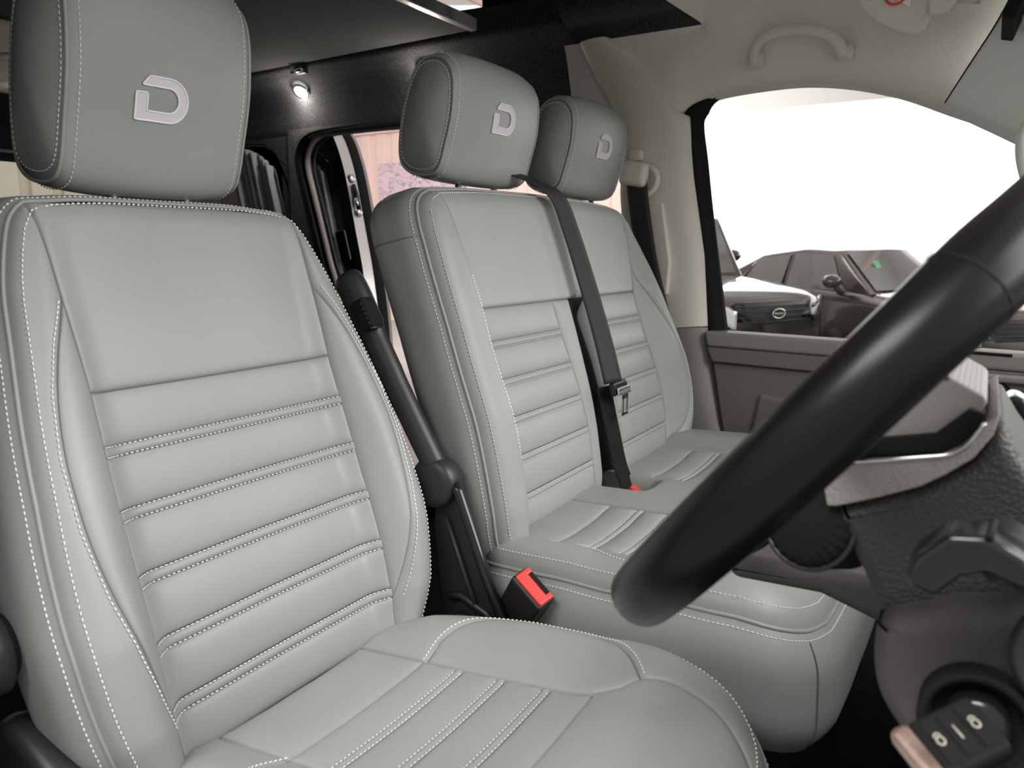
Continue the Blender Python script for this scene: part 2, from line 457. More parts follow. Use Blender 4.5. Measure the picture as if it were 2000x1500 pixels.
structure(MB().grid(rows).build('ceiling', HEADL), 'grey fabric headliner above the passenger door')
# --- dark felt roof rail and side wall
def rail(name, x0, x1, prof, m=FELT, n=12):
    p = cr(prof, 6)
    return structure(MB().grid([[(x, y, z) for y, z in p] for x in np.linspace(x0, x1, n)]).build(name, m))
rail('trim_1', -3.05, -.90, [(2.035, 1.29), (2.0, 1.30), (1.985, 1.38), (1.955, 1.44), (1.92, 1.475), (1.90, 1.50), (1.895, 1.56)])['label'] = 'black felt roof rail above the sliding door'
rail('trim_2', -.96, -.56, [(1.858, 1.415), (1.852, 1.432), (1.835, 1.452), (1.80, 1.465), (1.775, 1.49), (1.77, 1.56)])['label'] = 'black felt edge of the roof opening'
# front cross edge of the roof opening
MBx = MB().grid([[(x, y, z) for y in np.linspace(.2, 1.80, 10)] for x, z in cr([(-.55, 1.449), (-.575, 1.452), (-.60, 1.47), (-.60, 1.58)], 5)])
structure(MBx.build('trim_3', FELT), 'black felt front edge of the roof opening')
# pop-top canvas walls (dark), with an unzipped window above the bed board
cn = []
zc0, zc1 = 1.5, 2.15
def canvas_strip(name, x0, x1, z0, z1):
    g = []
    for x in np.linspace(x0, x1, max(4, int((x1-x0)/.03))):
        g.append([(x, 1.955+.006*sin(x*23)*sin((z-1.4)*9)-.06*(z-1.5), z) for z in np.linspace(z0, z1, 12)])
    return MB().grid(g).build(name, BLACKM, popt)
popt = empty('pop_top_canvas', (-1.1, 1.9, 1.5), 'black canvas wall of the raised roof above the opening', 'canvas')
canvas_strip('canvas_panel', -1.30, -.5, 1.48, 2.2)
canvas_strip('canvas_panel', -3.0, -1.30, 1.48, 1.585)
canvas_strip('canvas_panel', -3.0, -2.2, 1.585, 2.2)
tube('window_pole', [(-1.53, 1.90, 1.56), (-1.46, 1.87, 2.1)], .008, BLACK, popt)
canvas_d = mk('canvas_panel', [(-.5, .16, 1.40), (-3.05, .16, 1.40), (-3.05, .2, 2.2), (-.5, .2, 2.2)], [(0, 1, 2, 3)], BLACKM, popt)
mk('front_canvas', [(-.5, .2, 1.48), (-.5, 1.92, 1.48), (-.5, 1.86, 2.2), (-.5, .2, 2.2)], [(0, 1, 2, 3)], BLACKM, popt)
mk('roof_cap', [(-.4, .1, 2.2), (-.4, 1.95, 2.2), (-3.1, 1.95, 2.2), (-3.1, .1, 2.2)], [(0, 1, 2, 3)], BLACKM, popt)
# hanging strap
st = MB().grid([[(-.905+.03*s+.012*sin(t*5), 1.835-.02*t, 1.455+.35*t) for s in (-1, 1)] for t in np.linspace(0, 1, 8)])
o = st.build('roof_strap', WEB); so = o.modifiers.new('s', 'SOLIDIFY'); so.thickness = .003
tag(o, 'black webbing strap hanging in the roof opening', 'strap')
# bed board with aluminium edge
bb = empty('bed_board', (-2.1, 1.1, 1.5), 'black felt bed board under the raised roof with pale metal edge', 'board')
prism('board', [(-3.05, .2), (-1.285, .2), (-1.285, 1.87), (-3.05, 1.93)], 1.50, 1.525, FELT, bb, axis='Z', bevel=.003)
prism('edge_trim', [(-1.285, .2), (-1.262, .2), (-1.262, 1.872), (-1.285, 1.872)], 1.497, 1.530, ALU, bb, axis='Z', bevel=.003)
# roof catch under the board edge
kc = empty('roof_catch', (-1.99, 1.905, 1.485), 'small metal catch on the black roof rail', 'catch')
rbox('base', (-1.99, 1.915, 1.488), (.05, .02, .03), BLACK, kc, .004)
tube('pin', [(-2.015, 1.895, 1.478), (-1.965, 1.895, 1.484)], .007, CHROME, kc, n=12)
rbox('bracket', (-1.99, 1.905, 1.500), (.075, .03, .008), BLACKG, kc, .002)

# rear side wall (felt) with quarter window hole and sliding-door aperture
def rounded(x0, x1, z0, z1, r, n=6):
    out = []
    for cx, cz_, a0 in ((x1-r, z1-r, 0), (x0+r, z1-r, 90), (x0+r, z0+r, 180), (x1-r, z0+r, 270)):
        for k in range(n+1):
            a = math.radians(a0+90*k/n); out.append((cx+r*cos(a), cz_+r*sin(a)))
    return out
def ring_plate(name, outer, inner, y0, y1, m, parent=None):
    """plate with hole; outer and inner closed loops resampled to the same count"""
    n = 120
    o = resample(outer, n, True); i = resample(inner, n, True)
    # align by angle
    def al(P, c): 
        a = np.arctan2(P[:, 1]-c[1], P[:, 0]-c[0]); return P[np.argsort(a)]
    c = i.mean(0); o = al(o, c); i = al(i, c)
    g = [[(p[0], y1, p[1]) for p in o], [(p[0], y0, p[1]) for p in o],
         [(p[0], y0, p[1]) for p in i+(o-i)*.0], [(p[0], y1, p[1]) for p in i]]
    return MB().grid(g, closed_v=True).build(name, m, parent, smooth=False)
# C pillar felt between quarter window and aperture
structure(ring_plate('wall_rear', [(-3.05, .05), (-2.10, .05), (-2.135, 1.24), (-2.10, 1.30), (-2.10, 1.32), (-3.05, 1.32)],
          rounded(-2.95, -2.20, .55, 1.275, .10), 2.0, 2.06, FELT), 'black felt side panel with curtained rear window')
prism('wall_sill', [(-2.1, 0), (-.9, 0), (-.9, .12), (-2.1, .12)], 2.0, 2.06, FELT, None, bevel=0)['kind'] = 'structure'
# aperture seal (rounded rear corner)
sp = cr([(-1.80, 2.045, 1.312), (-1.98, 2.045, 1.308), (-2.055, 2.045, 1.296), (-2.10, 2.045, 1.262), (-2.115, 2.045, 1.20), (-2.085, 2.045, 1.08), (-2.03, 2.045, .88), (-1.985, 2.045, .70), (-1.96, 2.045, .2)], 8)
sealm = empty('door_seal', (-2.0, 2.045, .15), 'pale rubber seal around the sliding door opening', 'seal')
tube('outer_bead', sp, .011, SEAL, sealm, n=8)
tube('inner_bead', [(p[0]+.018, p[1]+.012, p[2]-.006) for p in sp], .007, BLACK, sealm, n=8)
pf = [(p[0]-.012, p[2]) for p in sp]
structure(prism('trim_4', [(-2.16, .05)]+[(-2.16, 1.32)]+[(-1.80, 1.325)]+pf, 1.995, 2.05, FELT, None, bevel=0), 'black felt pillar behind the sliding door opening')
# lintel above aperture
structure(prism('trim_5', [(-2.2, 1.30), (-.85, 1.285), (-.85, 1.32), (-2.2, 1.335)], 2.0, 2.07, BLACKM, None, bevel=.004), 'black header over the sliding door opening')
# rear window curtain + rail
def curtain(name, x0, x1, z0, z1, y, lean, waves, label, amp=.016, gather=.0):
    e = empty(name, ((x0+x1)/2, y, z0), label, 'curtain')
    g = []
    for i in range(waves*8+1):
        u = i/(waves*8); r = []
        for t in np.linspace(0, 1, 16):
            z = z1+(z0-z1)*t; x = x0+(x1-x0)*u+lean*t
            ph = 2*pi*u*waves+1.2*sin(u*9+t*2)
            r.append((x, y-amp*(.5+.5*cos(ph))*(.7+.3*sin(u*17)), z-.018*(u-.2)**2*8*(1-t)))
        g.append(r)
    MB().grid(g).build('fabric', CURT, e)
    tube('curtain_rail', [(x0-.05, y-.004, z1+.012), (x0+.1*(x1-x0), y-.006, z1+.014), (x1-.25*(x1-x0), y-.006, z1+.004), (x1+.01, y-.004, z1-.04)], .006, BLACKG, e)
    return e
curtain('curtain', -2.47, -2.225, .5, 1.272, 2.01, .17, 8, 'gathered grey curtain at the rear side window', amp=.034)
structure(mk('window_1', [(-2.98, 2.055, .5), (-2.18, 2.055, .5), (-2.18, 2.055, 1.30), (-2.98, 2.055, 1.30)], [(0, 1, 2, 3)], CARGLASS), 'dark rear side window behind the curtain')
# sliding door standing open outside, behind the aperture
sd = empty('sliding_door', (-2.3, 2.16, .05), 'open silver sliding door with black felt lining and curtain', 'door')
edge = cr([(-2.085, 1.345), (-2.045, 1.31), (-2.012, 1.24), (-1.985, 1.15), (-1.95, .98), (-1.915, .80), (-1.89, .55), (-1.88, .05)], 8)
def offs(dx, dz=0): return [(p[0]+dx, p[1]+dz) for p in edge]
def ribbon(name, A, ya, B, yb, m, mid=None):
    g = []
    for a, b in zip(A, B):
        r = [(a[0]+(b[0]-a[0])*t, ya+(yb-ya)*t+(mid or 0)*sin(pi*t), a[1]+(b[1]-a[1])*t) for t in np.linspace(0, 1, 6)]
        g.append(r)
    return MB().grid(g).build(name, m, sd)
ribbon('lining', offs(-.62), 2.135, offs(-.085), 2.135, FELT)
ribbon('lining_edge', offs(-.085), 2.135, offs(-.016), 2.118, BLACKM, -.006)
ribbon('painted_edge', offs(-.016), 2.118, offs(-.016), 2.172, PAINT)
ribbon('outer_seal', offs(-.016), 2.172, offs(.0), 2.205, BLACKM, -.008)
ribbon('pale_lip', offs(.0), 2.205, offs(.006), 2.213, SEAL)
ribbon('outer_skin', offs(.006), 2.213, offs(-.7), 2.24, PAINT)
# its window surround, curtain and latch
crv = [(-2.20, 1.16), (-2.13, 1.245), (-2.07, 1.25)]
lat = [(-1.985, 1.165, 2.128), (-1.935, 1.04, 2.128)]
for x, z, y in ((-1.998, 1.155, 2.132), (-1.968, 1.035, 2.132)):
    lathe('latch_bolt', [(0, .012), (.010, .012), (.016, .006), (.018, 0)], (x-.004, y+.01, z), (1, -.35, 0), STEEL, sd, n=16)
tube('latch_link', [(-1.988, 2.140, 1.135), (-1.976, 2.140, 1.09), (-1.964, 2.140, 1.045)], [.007, .011, .008], BLACKG, sd, n=10)
tube('latch_pin', [(-1.972, 2.13, 1.085), (-1.962, 2.13, 1.06)], .006, CHROME, sd, n=10)
rbox('inner_handle', (-2.022, 2.115, .915), (.05, .02, .12), BLACKG, sd, .008, Matrix.Rotation(-.25, 3, 'Y'))
tube('curtain_tie', [(-2.14, 2.10, .953), (-2.06, 2.10, .940)], .008, BLACKM, sd, n=8)
curtain('curtain', -2.27, -2.10, .45, 1.255, 2.125, .16, 8, 'dark gathered curtain hanging on the open sliding door', amp=.012)

# LED spots in the felt rail
for i, (x, y, z, lb) in enumerate(((-2.04, 1.958, 1.430, 'lit recessed spotlight in black felt near the driver headrest'), (-1.50, 1.955, 1.437, 'lit recessed spotlight half behind the inner passenger headrest'))):
    e = empty('ceiling_spotlight', (x, y, z), lb, 'spotlight', 'spotlights in the felt roof rail')
    ax = Vector((0, -.62, -.78)).normalized()
    c = Vector((x, y, z))
    lathe('bezel', [(.030, -.004), (.034, .004), (.028, .007), (.024, .004)], c, ax, CHROME, e)
    lathe('lens', [(0, .009), (.012, .0085), (.024, .004)], c, ax, LAMP, e)
    l = bpy.data.lights.new('spot_lamp', 'POINT'); l.energy = 1.0; l.shadow_soft_size = .02; l.color = (1, .95, .85)
    lo = bpy.data.objects.new('spot_lamp', l); COL.objects.link(lo); par(lo, e); lo.location = ax*.03

# rear end of the van
structure(mk('wall_tailgate', [(-3.05, .1, 0), (-3.05, 2.05, 0), (-3.05, 2.05, .62), (-3.05, .1, .62)], [(0, 1, 2, 3)], FELT))
structure(mk('trim_6', [(-3.05, .1, 1.215), (-3.05, 2.05, 1.215), (-3.05, 2.05, 1.52), (-3.05, .1, 1.52)], [(0, 1, 2, 3)], FELT), 'black felt above the tailgate window')
structure(mk('window_2', [(-3.06, .1, .6), (-3.06, 2.05, .6), (-3.06, 2.05, 1.23), (-3.06, .1, 1.23)], [(0, 1, 2, 3)], PANE), 'tailgate window glass')
tube('tailgate_strip', [(-3.03, .3, 1.25), (-3.03, 1.9, 1.25)], .006, SEAL, None); structure(bpy.data.objects['tailgate_strip']).name = 'trim_7'
# driver side rear wall (out of frame, shades the rear)
structure(mk('wall_driver_rear', [(-3.05, .16, 0), (-.66, .16, 0), (-.74, .18, 1.45), (-3.05, .18, 1.5)], [(0, 1, 2, 3)], FELT))
# pale locker and coat hook behind the driver headrest
lk = empty('roof_locker', (-2.25, 1.0, 1.40), 'pale padded locker front high behind the driver headrest', 'locker')
rbox('locker_body', (-2.35, .93, 1.445), (.18, .46, .10), FELT, lk, .012)
rbox('locker_front', (-2.245, .93, 1.4), (.03, .46, .185), CREAM, lk, .012)
hk = empty('coat_hook', (-2.2, 1.10, 1.37), 'small pale coat hook behind the driver headrest', 'hook')
tube('hook', [(-2.21, 1.03, 1.36), (-2.18, 1.08, 1.385), (-2.17, 1.125, 1.395), (-2.17, 1.135, 1.375), (-2.175, 1.10, 1.362)], .010, TRIMB, hk)
tube('hook_base', [(-2.21, 1.02, 1.31), (-2.20, 1.11, 1.325)], .010, TRIMB, hk)

# --- B pillar trims
lift = lambda z: .022*min(1, max(0, (z-1.15)/.1))
def pil(name, Lp, Rp, m, wrap=True):
    L = resample(Lp, 60); R = resample(Rp, 60); g = []
    for (xl, zl), (xr, zr) in zip(L, R):
        r = []
        for t in np.linspace(0, 1, 14):
            x = xl+(xr-xl)*t; z = zl+(zr-zl)*t
            r.append((x, Yp(z)-.012*sin(pi*min(1, t*1.0))**.6-.004-lift(z), z))
        r = [(xl-.004, Yp(zl)+.06, zl)]+r
        for a in (.3, .6, 1.0):
            r.append((xr+.028*sin(a*pi/2)*(1 if zr < 1.24 else .25), Yp(zr)-lift(zr)+.045*(1-cos(a*pi/2))+.0, zr))
        g.append(r)
    return structure(MB().grid(g).build(name, m))
pil('trim_8', [(-.93, 1.415), (-.905, 1.335), (-.87, 1.28), (-.845, 1.18), (-.85, 1.05), (-.838, .885), (-.80, .69)],
    [(-.858, 1.420), (-.80, 1.378), (-.748, 1.315), (-.714, 1.262), (-.70, 1.235), (-.682, 1.08), (-.65, .886), (-.634, .705)], TRIMB)['label'] = 'beige upper pillar trim behind the passenger door'
pil('trim_9', [(-.80, .69), (-.75, .5), (-.74, .3), (-.74, .05)], [(-.634, .702), (-.622, .60), (-.585, .45), (-.555, .38), (-.55, .05)], GREYP2)['label'] = 'grey lower pillar trim behind the passenger door'
# belt slot cover on the pillar
prism('trim_10', [(-.800, .79), (-.705, .785), (-.70, .87), (-.725, 1.02), (-.815, 1.03)], 1.915, 1.935, TRIMB, None, bevel=.006)
structure(bpy.data.objects['trim_10'], 'belt slot cover on the beige pillar')
# black window seal and glass
gl = cr([(-.676, 1.235), (-.655, 1.265), (-.60, 1.280), (-.50, 1.287), (-.40, 1.286), (-.30, 1.27), (-.20, 1.24), (-.10, 1.195), (.02, 1.14), (.25, 1.02), (.6, .80)], 6)
le = cr([(-.676, 1.235), (-.664, 1.15), (-.648, 1.0), (-.62, .82), (-.595, .68)], 6)
sl = cr([(-.52, 1.292), (-.60, 1.286), (-.645, 1.270), (-.672, 1.238), (-.676, 1.20), (-.664, 1.12), (-.648, 1.0), (-.62, .82), (-.598, .68)], 6)
g = []
for i_, (x, z) in enumerate(sl):
    a_ = Vector(sl[max(i_-1, 0)]); b_ = Vector(sl[min(i_+1, len(sl)-1)]); t_ = (b_-a_).normalized(); n_ = Vector((-t_[1], t_[0]))
    f_ = min(1, max(.25, i_/14))
    g.append([(x-n_[0]*.022*f_, Yp(z)+.035, z-n_[1]*.022*f_), (x-n_[0]*.01*f_, Yp(z)+.018, z-n_[1]*.01*f_), (x+n_[0]*.012*f_, Yp(z)+.026, z+n_[1]*.012*f_), (x+n_[0]*.03*f_, Yp(z)+.06, z+n_[1]*.03*f_)])
structure(MB().grid(g).build('trim_11', BLACKM), 'black rubber seal of the passenger door window')
structure(MB().grid([[(x, 1.955, z-.004) , (x, 1.965, z-.009), (x, 1.985, z-.009)] for x, z in gl]).build('trim_12', HEADL), 'headliner edge along the window top')
poly = [(x, z) for x, z in gl]+[(.6, .66)]+[(x, z) for x, z in le[::-1]]
structure(mk('window_3', [(x, 1.99+.03*(1.25-z), z) for x, z in poly], [tuple(range(len(poly)))], PANE, smooth=False), 'clear passenger door window glass')
# --- passenger door
dr = empty('door_card', (-.1, 1.98, .05), 'grey plastic passenger door panel below the window', 'door'); 
prism('window_sill', [(-.612, .694), (.75, .672), (.75, .632), (-.605, .655)], 1.945, 2.02, GREYP2, dr, bevel=.008)
prism('upper_panel', [(-.608, .655), (.75, .632), (.75, .585), (-.59, .615)], 1.95, 2.02, GREYP, dr, bevel=.005)
prism('main_panel', [(-.592, .613), (.75, .583), (.75, .06), (-.535, .06), (-.545, .37)], 1.962, 2.02, GREYP, dr, bevel=.006)
prism('armrest_bulge', [(-.47, .543), (-.36, .532), (.3, .515), (.3, .33), (-.46, .30), (-.485, .45)], 1.955, 1.99, GREYP, dr, bevel=.012)
prism('door_pull_recess', [(-.10, .622), (.05, .618), (.10, .575), (.13, .54), (-.08, .545)], 1.940, 1.965, BLACKM, dr, bevel=.006)
prism('pull_rail', [(-.13, .640), (.4, .63), (.4, .612), (-.13, .622)], 1.935, 1.965, GREYP2, dr, bevel=.006)
prism('sill_slot', [(-.08, .684), (.06, .681), (.06, .675), (-.08, .678)], 1.943, 1.95, BLACKM, dr, bevel=.001)
tube('panel_joint', [(-.275, 1.944, .690), (-.262, 1.9445, .665), (-.245, 1.946, .64)], .0018, BLACKM, dr, n=6)
# --- A pillar
seam = [(-.108, 1.905, 1.203), (-.07, 1.86, 1.262), (-.025, 1.80, 1.33), (.01, 1.70, 1.39)]
g = []
for t in np.linspace(0, 1, 16):
    r = []
    for k, p in enumerate(cr(seam, 5)):
        dx = .75*t; r.append((p[0]+dx, p[1]-.10*t-.004*sin(pi*min(1, k/4)), p[2]-(.42*t+.1*t*t)-.03*t*(k/15)))
    r = [tuple(r[0][j]+(p[j]-r[0][j])*(1-.62*t) for j in range(3)) for p in r]
    r = [(r[0][0], r[0][1]+.05, r[0][2]-.012)]+r
    g.append(r)
structure(MB().grid(g).build('trim_13', APIL), 'pale windscreen pillar trim')
tube('pillar_joint', [Vector(p)+Vector((-.001, -.004, 0)) for p in cr(seam, 5)], .0014, BLACKM, None, n=6); structure(bpy.data.objects['pillar_joint']).name = 'trim_14'
structure(prism('trim_15', [(-.02, 1.29), (.0, 1.285), (.03, 1.38), (.01, 1.40)], 1.62, 1.79, BLACKM, None, bevel=.003), 'dark windscreen edge seal')
# A pillar grab handle and mirror at the frame edge
ah = empty('pillar_handle', (.05, 1.83, 1.02), 'pale grab handle on the windscreen pillar', 'handle')
tube('grip', cr([(.075, 1.83, 1.145), (.04, 1.79, 1.12), (.043, 1.78, 1.06), (.075, 1.79, .99), (.12, 1.81, .97)], 6), .016, APIL, ah, n=12)
rbox('mount', (.085, 1.83, 1.14), (.05, .04, .035), APIL, ah, .01)
cv = empty('centre_visor', (.03, 1.55, 1.30), 'pale folded centre visor at the windscreen top', 'visor')
rbox('visor_pad', (.085, 1.56, 1.330), (.13, .34, .055), VISOR, cv, .018, Matrix.Rotation(.35, 3, 'Y'))
rbox('visor_clip', (.02, 1.70, 1.30), (.02, .03, .015), VISOR, cv, .005)
# --- grab handle above the passenger window
gh = empty('grab_handle', (-.40, 1.87, 1.33), 'beige ceiling grab handle above the passenger window', 'handle')
hp = cr([(-.497, 1.862, 1.325), (-.490, 1.84, 1.348), (-.462, 1.82, 1.364), (-.405, 1.815, 1.368), (-.345, 1.82, 1.357), (-.318, 1.84, 1.338), (-.312, 1.862, 1.318)], 6)
tube('grip', hp, [.017-.004*sin(pi*i/(len(hp)-1)) for i in range(len(hp))], TRIMB, gh, n=14, sq=.8)
for x, z in ((-.497, 1.328), (-.308, 1.320)):
    rbox('mount', (x, 1.872, z), (.038, .03, .032), TRIMB, gh, .01, Matrix.Rotation(-.35, 3, 'X'))
# --- sun visor
vz = empty('sun_visor', (-.17, 1.65, 1.36), 'folded beige passenger sun visor with a warning label', 'visor')
vp = cr([(-.27, 1.42), (-.255, 1.36), (-.215, 1.318), (-.165, 1.292), (-.14, 1.296), (-.128, 1.318), (-.122, 1.325), (-.10, 1.327), (-.088, 1.345), (-.084, 1.42)], 6)
prism('pad', [tuple(p) for p in vp], 1.66, 1.682, VISOR, vz, bevel=.006)
prism('flap', [(-.135, 1.317), (-.105, 1.317), (-.088, 1.335), (-.086, 1.42), (-.135, 1.42)], 1.648, 1.665, VISOR, vz, bevel=.006)
tube('rod', [(-.09, 1.67, 1.342), (-.055, 1.675, 1.336)], .006, VISOR, vz)
mk('warning_label', [(-.205, 1.6585, 1.365), (-.165, 1.6585, 1.337), (-.168, 1.6585, 1.40), (-.205, 1.6585, 1.40)], [(0, 1, 2, 3)], PAPER, vz, smooth=False)
ringp = [(-.190+.018*cos(a), 1.657, 1.364+.018*sin(a)) for a in np.linspace(pi, 2*pi+.6, 12)]
tube('warning_ring', ringp, .0022, RED, vz, n=6)

# ================================================================== SEATS
# ---------------- driver seat
DC = .617
ds = empty('car_seat', (-.45, DC, 0), 'grey leather driver seat in the foreground with white stitching', 'seat')
rec = math.radians(14.93)
E_v = [-.03, .045, .10, .20, .30, .403, .50, .615]; E_w = [.170, .176, .177, .177, .176, .173, .176, .178]
O_v = [-.03, .02, .07, .15, .22, .30, .38, .46, .52, .57, .60, .617]; O_w = [.215, .238, .252, .262, .262, .256, .246, .232, .221, .206, .193, .178]
Ew = lambda v: float(np.interp(v, E_v, E_w))
Lout = [(DC-w, v) for v, w in zip(O_v, O_w)]
Ls = [tuple(p) for p in cr(Lout, 6)]
Rs = mirror(DC, Ls)
outl = Ls+[(DC, .628)]+Rs[::-1]
outl = Ls+[tuple(p) for p in cr([Ls[-1], (DC-.09, .626), (DC+.09, .626), Rs[-1]], 6)[1:-1]]+Rs[::-1]
def dh(y, v):
    d = np.abs(y-DC); e = np.interp(v, E_v, E_w); w = np.interp(v, O_v, O_w)
    B = np.interp(v, [-.03, .05, .15, .3, .42, .52, .60], [.03, .052, .06, .05, .032, .015, .004])
    t = np.clip((d-e+.03)/(w-e+.03+1e-6), 0, 1)
    return B*sst(0, .62, t)+.014*np.exp(-((v-.13)/.13)**2)*(1-(d/.3)**2)-.006*np.exp(-(d/.1)**2)
DB = Pad((-.70, .36), (-sin(rec), cos(rec)), (cos(rec), sin(rec)), outl, dh, .034, 0, .115, bulge=.016)
nO = len(DB.out)
bk = DB.back('backrest', ds, BLACK)
iL = int(np.argmin([abs(v-.60)+abs(y-(DC-.19)) for y, v in DB.out])); iR = int(np.argmin([abs(v-.60)+abs(y-(DC+.19)) for y, v in DB.out]))
for a, b in ((0, iL), (iL, iR), (iR, nO-1)): DB.gusset('side_panel', a, b, bk)
DB.welt('piping', bk); DB.padding(bk)
edgeL = lambda v0, v1, n=14: [(DC-Ew(v), v) for v in np.linspace(v0, v1, n)]
edgeR = lambda v0, v1, n=14: [(DC+Ew(v), v) for v in np.linspace(v0, v1, n)]
cres = [(.045, .176), (.08, .19), (.13, .206), (.2, .222), (.27, .229), (.34, .226), (.405, .214), (.457, .197), (.504, .176)]
cl = [(DC-w, v) for v, w in cres]; crr = [(DC+w, v) for v, w in cres]
topL = [(y, v) for y, v in edgeL(.504, .617)]
Ltop = [(DC-.178, .617)]
DB.panel('upper_panel', edgeL(.403, .617), edgeR(.403, .617), bk)
for sgn in (-1, 1):
    m_ = (lambda P: P) if sgn < 0 else (lambda P: mirror(DC, P))
    inner = edgeL(-.03, .045, 6)+[tuple(p) for p in cr(cl, 4)]+edgeL(.504, .617, 8)
    DB.panel('side_bolster', m_(Ls), m_(inner), bk)
    DB.panel('bolster_insert', m_([tuple(p) for p in cr(cl, 4)]), m_(edgeL(.045, .504, 20)), bk)
ribs = [.343, .332, .2735, .262, .202, .189, .129, .1165, .057, .044]
vs = [.403]+ribs+[-.025]
vs = [.403, .343, .332, .2735, .262, .202, .190, .129, .1165, .057, .0445, -.012, -.03]
for k in range(len(vs)-1):
    v1, v0 = vs[k], vs[k+1]; band = (v1-v0) < .02
    DB.panel('stitched_band' if band else 'rib_panel', edgeL(v0, v1, 6), edgeR(v0, v1, 6), bk, g=.0045 if band else .006, rho=.003 if band else .008, puff=-.0015 if band else .002)
sm = MB()
for v in vs[1:-1]:
    DB.stitch(sm, [(DC-Ew(v), v), (DC, v), (DC+Ew(v), v)], lift=-.0030)
DB.stitch(sm, cl, off=.007, lift=.0002); DB.stitch(sm, crr, off=-.007, lift=.0002)
io = DB.out; 
DB.stitch(sm, io, off=-.0095, lift=.0002); DB.gstitch(sm, .0095)
tag(sm.build('stitching', THREAD, bk), kind='stuff')
headrest(ds, (-.906, .612, 1.102), .119, .140, .118, math.radians(-14), emb_off=(-.016, -.027), es=.00081)

# cushion
CE = math.atan2(.06, .53)
cL = [(DC-.205, -.02), (DC-.232, .06), (DC-.243, .15), (DC-.246, .25), (DC-.242, .33), (DC-.228, .41), (DC-.195, .48), (DC-.14, .525), (DC-.07, .542)]
cO = [tuple(p) for p in cr(cL, 6)]; cO2 = cO+[(DC, .546)]+mirror(DC, cO)[::-1]
def chh(y, v):
    d = np.abs(y-DC)
    b = .030*sst(.10, .20, d)*np.interp(v, [-.02, .05, .2, .34, .46, .55], [.4, .8, 1, .8, .2, 0])
    fr = .012*sst(.30, .40, v)-.05*sst(.42, .60, v)**1.5
    return b+fr-.004*np.exp(-((y-DC)/.1)**2)
CP = Pad((-.68, .36), (cos(CE), sin(CE)), (-sin(CE), cos(CE)), cO2, chh, .05, 0, .13, bulge=.012)
cb = CP.back('cushion', ds, BLACK)
CP.gusset('side_panel', 0, 149, cb)
CP.welt('piping', cb); CP.padding(cb)
rw = .114
cc = [(.100, .116), (.098, .155), (.118, .19), (.165, .217), (.242, .224), (.308, .211), (.357, .182), (.388, .146)]
ccl = [tuple(p) for p in cr([(DC-w, v) for v, w in cc], 4)]
fs = [(.340, .118), (.372, .130), (.388, .146), (.41, .152), (.436, .148), (.481, .13), (.517, .10), (.535, .07)]
fsl = [tuple(p) for p in cr([(DC-w, v) for v, w in fs], 4)]
for sgn in (-1, 1):
    m_ = (lambda P: P) if sgn < 0 else (lambda P: mirror(DC, P))
    inn = [(DC-.118, -.02), (DC-.116, .094)]+ccl+[tuple(p) for p in cr([(DC-w, v) for v, w in fs[2:]], 4)]
    CP.panel('side_bolster', m_(cO), m_(inn), cb)
    CP.panel('bolster_insert', m_(ccl), m_([(DC-.116, .094), (DC-.114, .2), (DC-.118, .340), (DC-.130, .372), (DC-.146, .388)]), cb)
CP.panel('front_panel', fsl, mirror(DC, fsl), cb)
cvs = [-.02, .094, .148, .159, .212, .2225, .275, .2855, .341]
sm = MB()
for k in range(len(cvs)-1):
    v0, v1 = cvs[k], cvs[k+1]; band = v1-v0 < .02
    CP.panel('stitched_band' if band else 'rib_panel', [(DC-.116, v0), (DC-.116, v1)], [(DC+.116, v0), (DC+.116, v1)], cb, g=.0045 if band else .006, rho=.003 if band else .008, puff=-.0015 if band else .002)
for v in cvs[2:-1]: CP.stitch(sm, [(DC-.114, v), (DC, v), (DC+.114, v)], lift=-.0028, w=.0005)
CP.stitch(sm, ccl, off=.006); CP.stitch(sm, mirror(DC, ccl), off=-.006)
CP.stitch(sm, CP.out, off=-.0095, lift=.0002); CP.gstitch(sm, .0095)
tag(sm.build('stitching', THREAD, cb), kind='stuff')
# seat base, armrest, recliner knob, steel bracket
prism('seat_base', [(-.66, 0), (-.22, 0), (-.20, .27), (-.66, .27)], DC-.2, DC+.2, BLACKM, ds, bevel=.01)
ar = tube('armrest', cr([(-.690, .902, .575), (-.730, .902, .640), (-.775, .902, .715), (-.815, .902, .785), (-.842, .902, .835), (-.862, .902, .862)], 5), [.020]*10+[.021]*5+[.025]*8+[.024, .020, .010], BLACK, ds, n=16, sq=.9)
rbox('thumbwheel', (-.803, .884, .803), (.030, .030, .050), BLACKM, ar, .006, Matrix.Rotation(-.5, 3, 'Y'))
for k in range(6):
    t = -.02+.008*k
    tube('wheel_ridge', [(-.803-.5*t+.012, .868, .803+.87*t), (-.803-.5*t+.012, .894, .803+.87*t)], .002, BLACK, ar, n=6)
lathe('pivot_cover', [(0, -.026), (.026, -.026), (.036, -.020), (.040, -.010), (.040, .010), (.036, .018), (.024, .022), (0, .022)], (-.690, .905, .552), (0, -1, 0), BLACK, ds, n=32)
kn = lathe('recliner_knob', [(0, .022), (.036, .022), (.044, .014), (.046, -.01), (.034, -.014), (.030, -.045), (0, -.045)], (-.80, .318, .515), (0, -1, 0), BLACK, ds, n=32)
prism('side_cover', [(-.86, .10), (-.3, .10), (-.3, .26), (-.62, .30), (-.70, .40), (-.80, .44), (-.86, .40)], .325, .36, BLACK, ds, bevel=.014)
br = prism('bracket', [(-.70, .05), (-.535, .05), (-.535, .30), (-.575, .36), (-.648, .545), (-.665, .56), (-.69, .55), (-.70, .48), (-.68, .30)], .905, .918, BLACK, ds, bevel=.004)
tube('bracket_rim', [(-.662, .902, .558), (-.645, .898, .545), (-.60, .898, .43), (-.56, .898, .34), (-.51, .898, .235)], .0085, BLACKG, br, n=10)
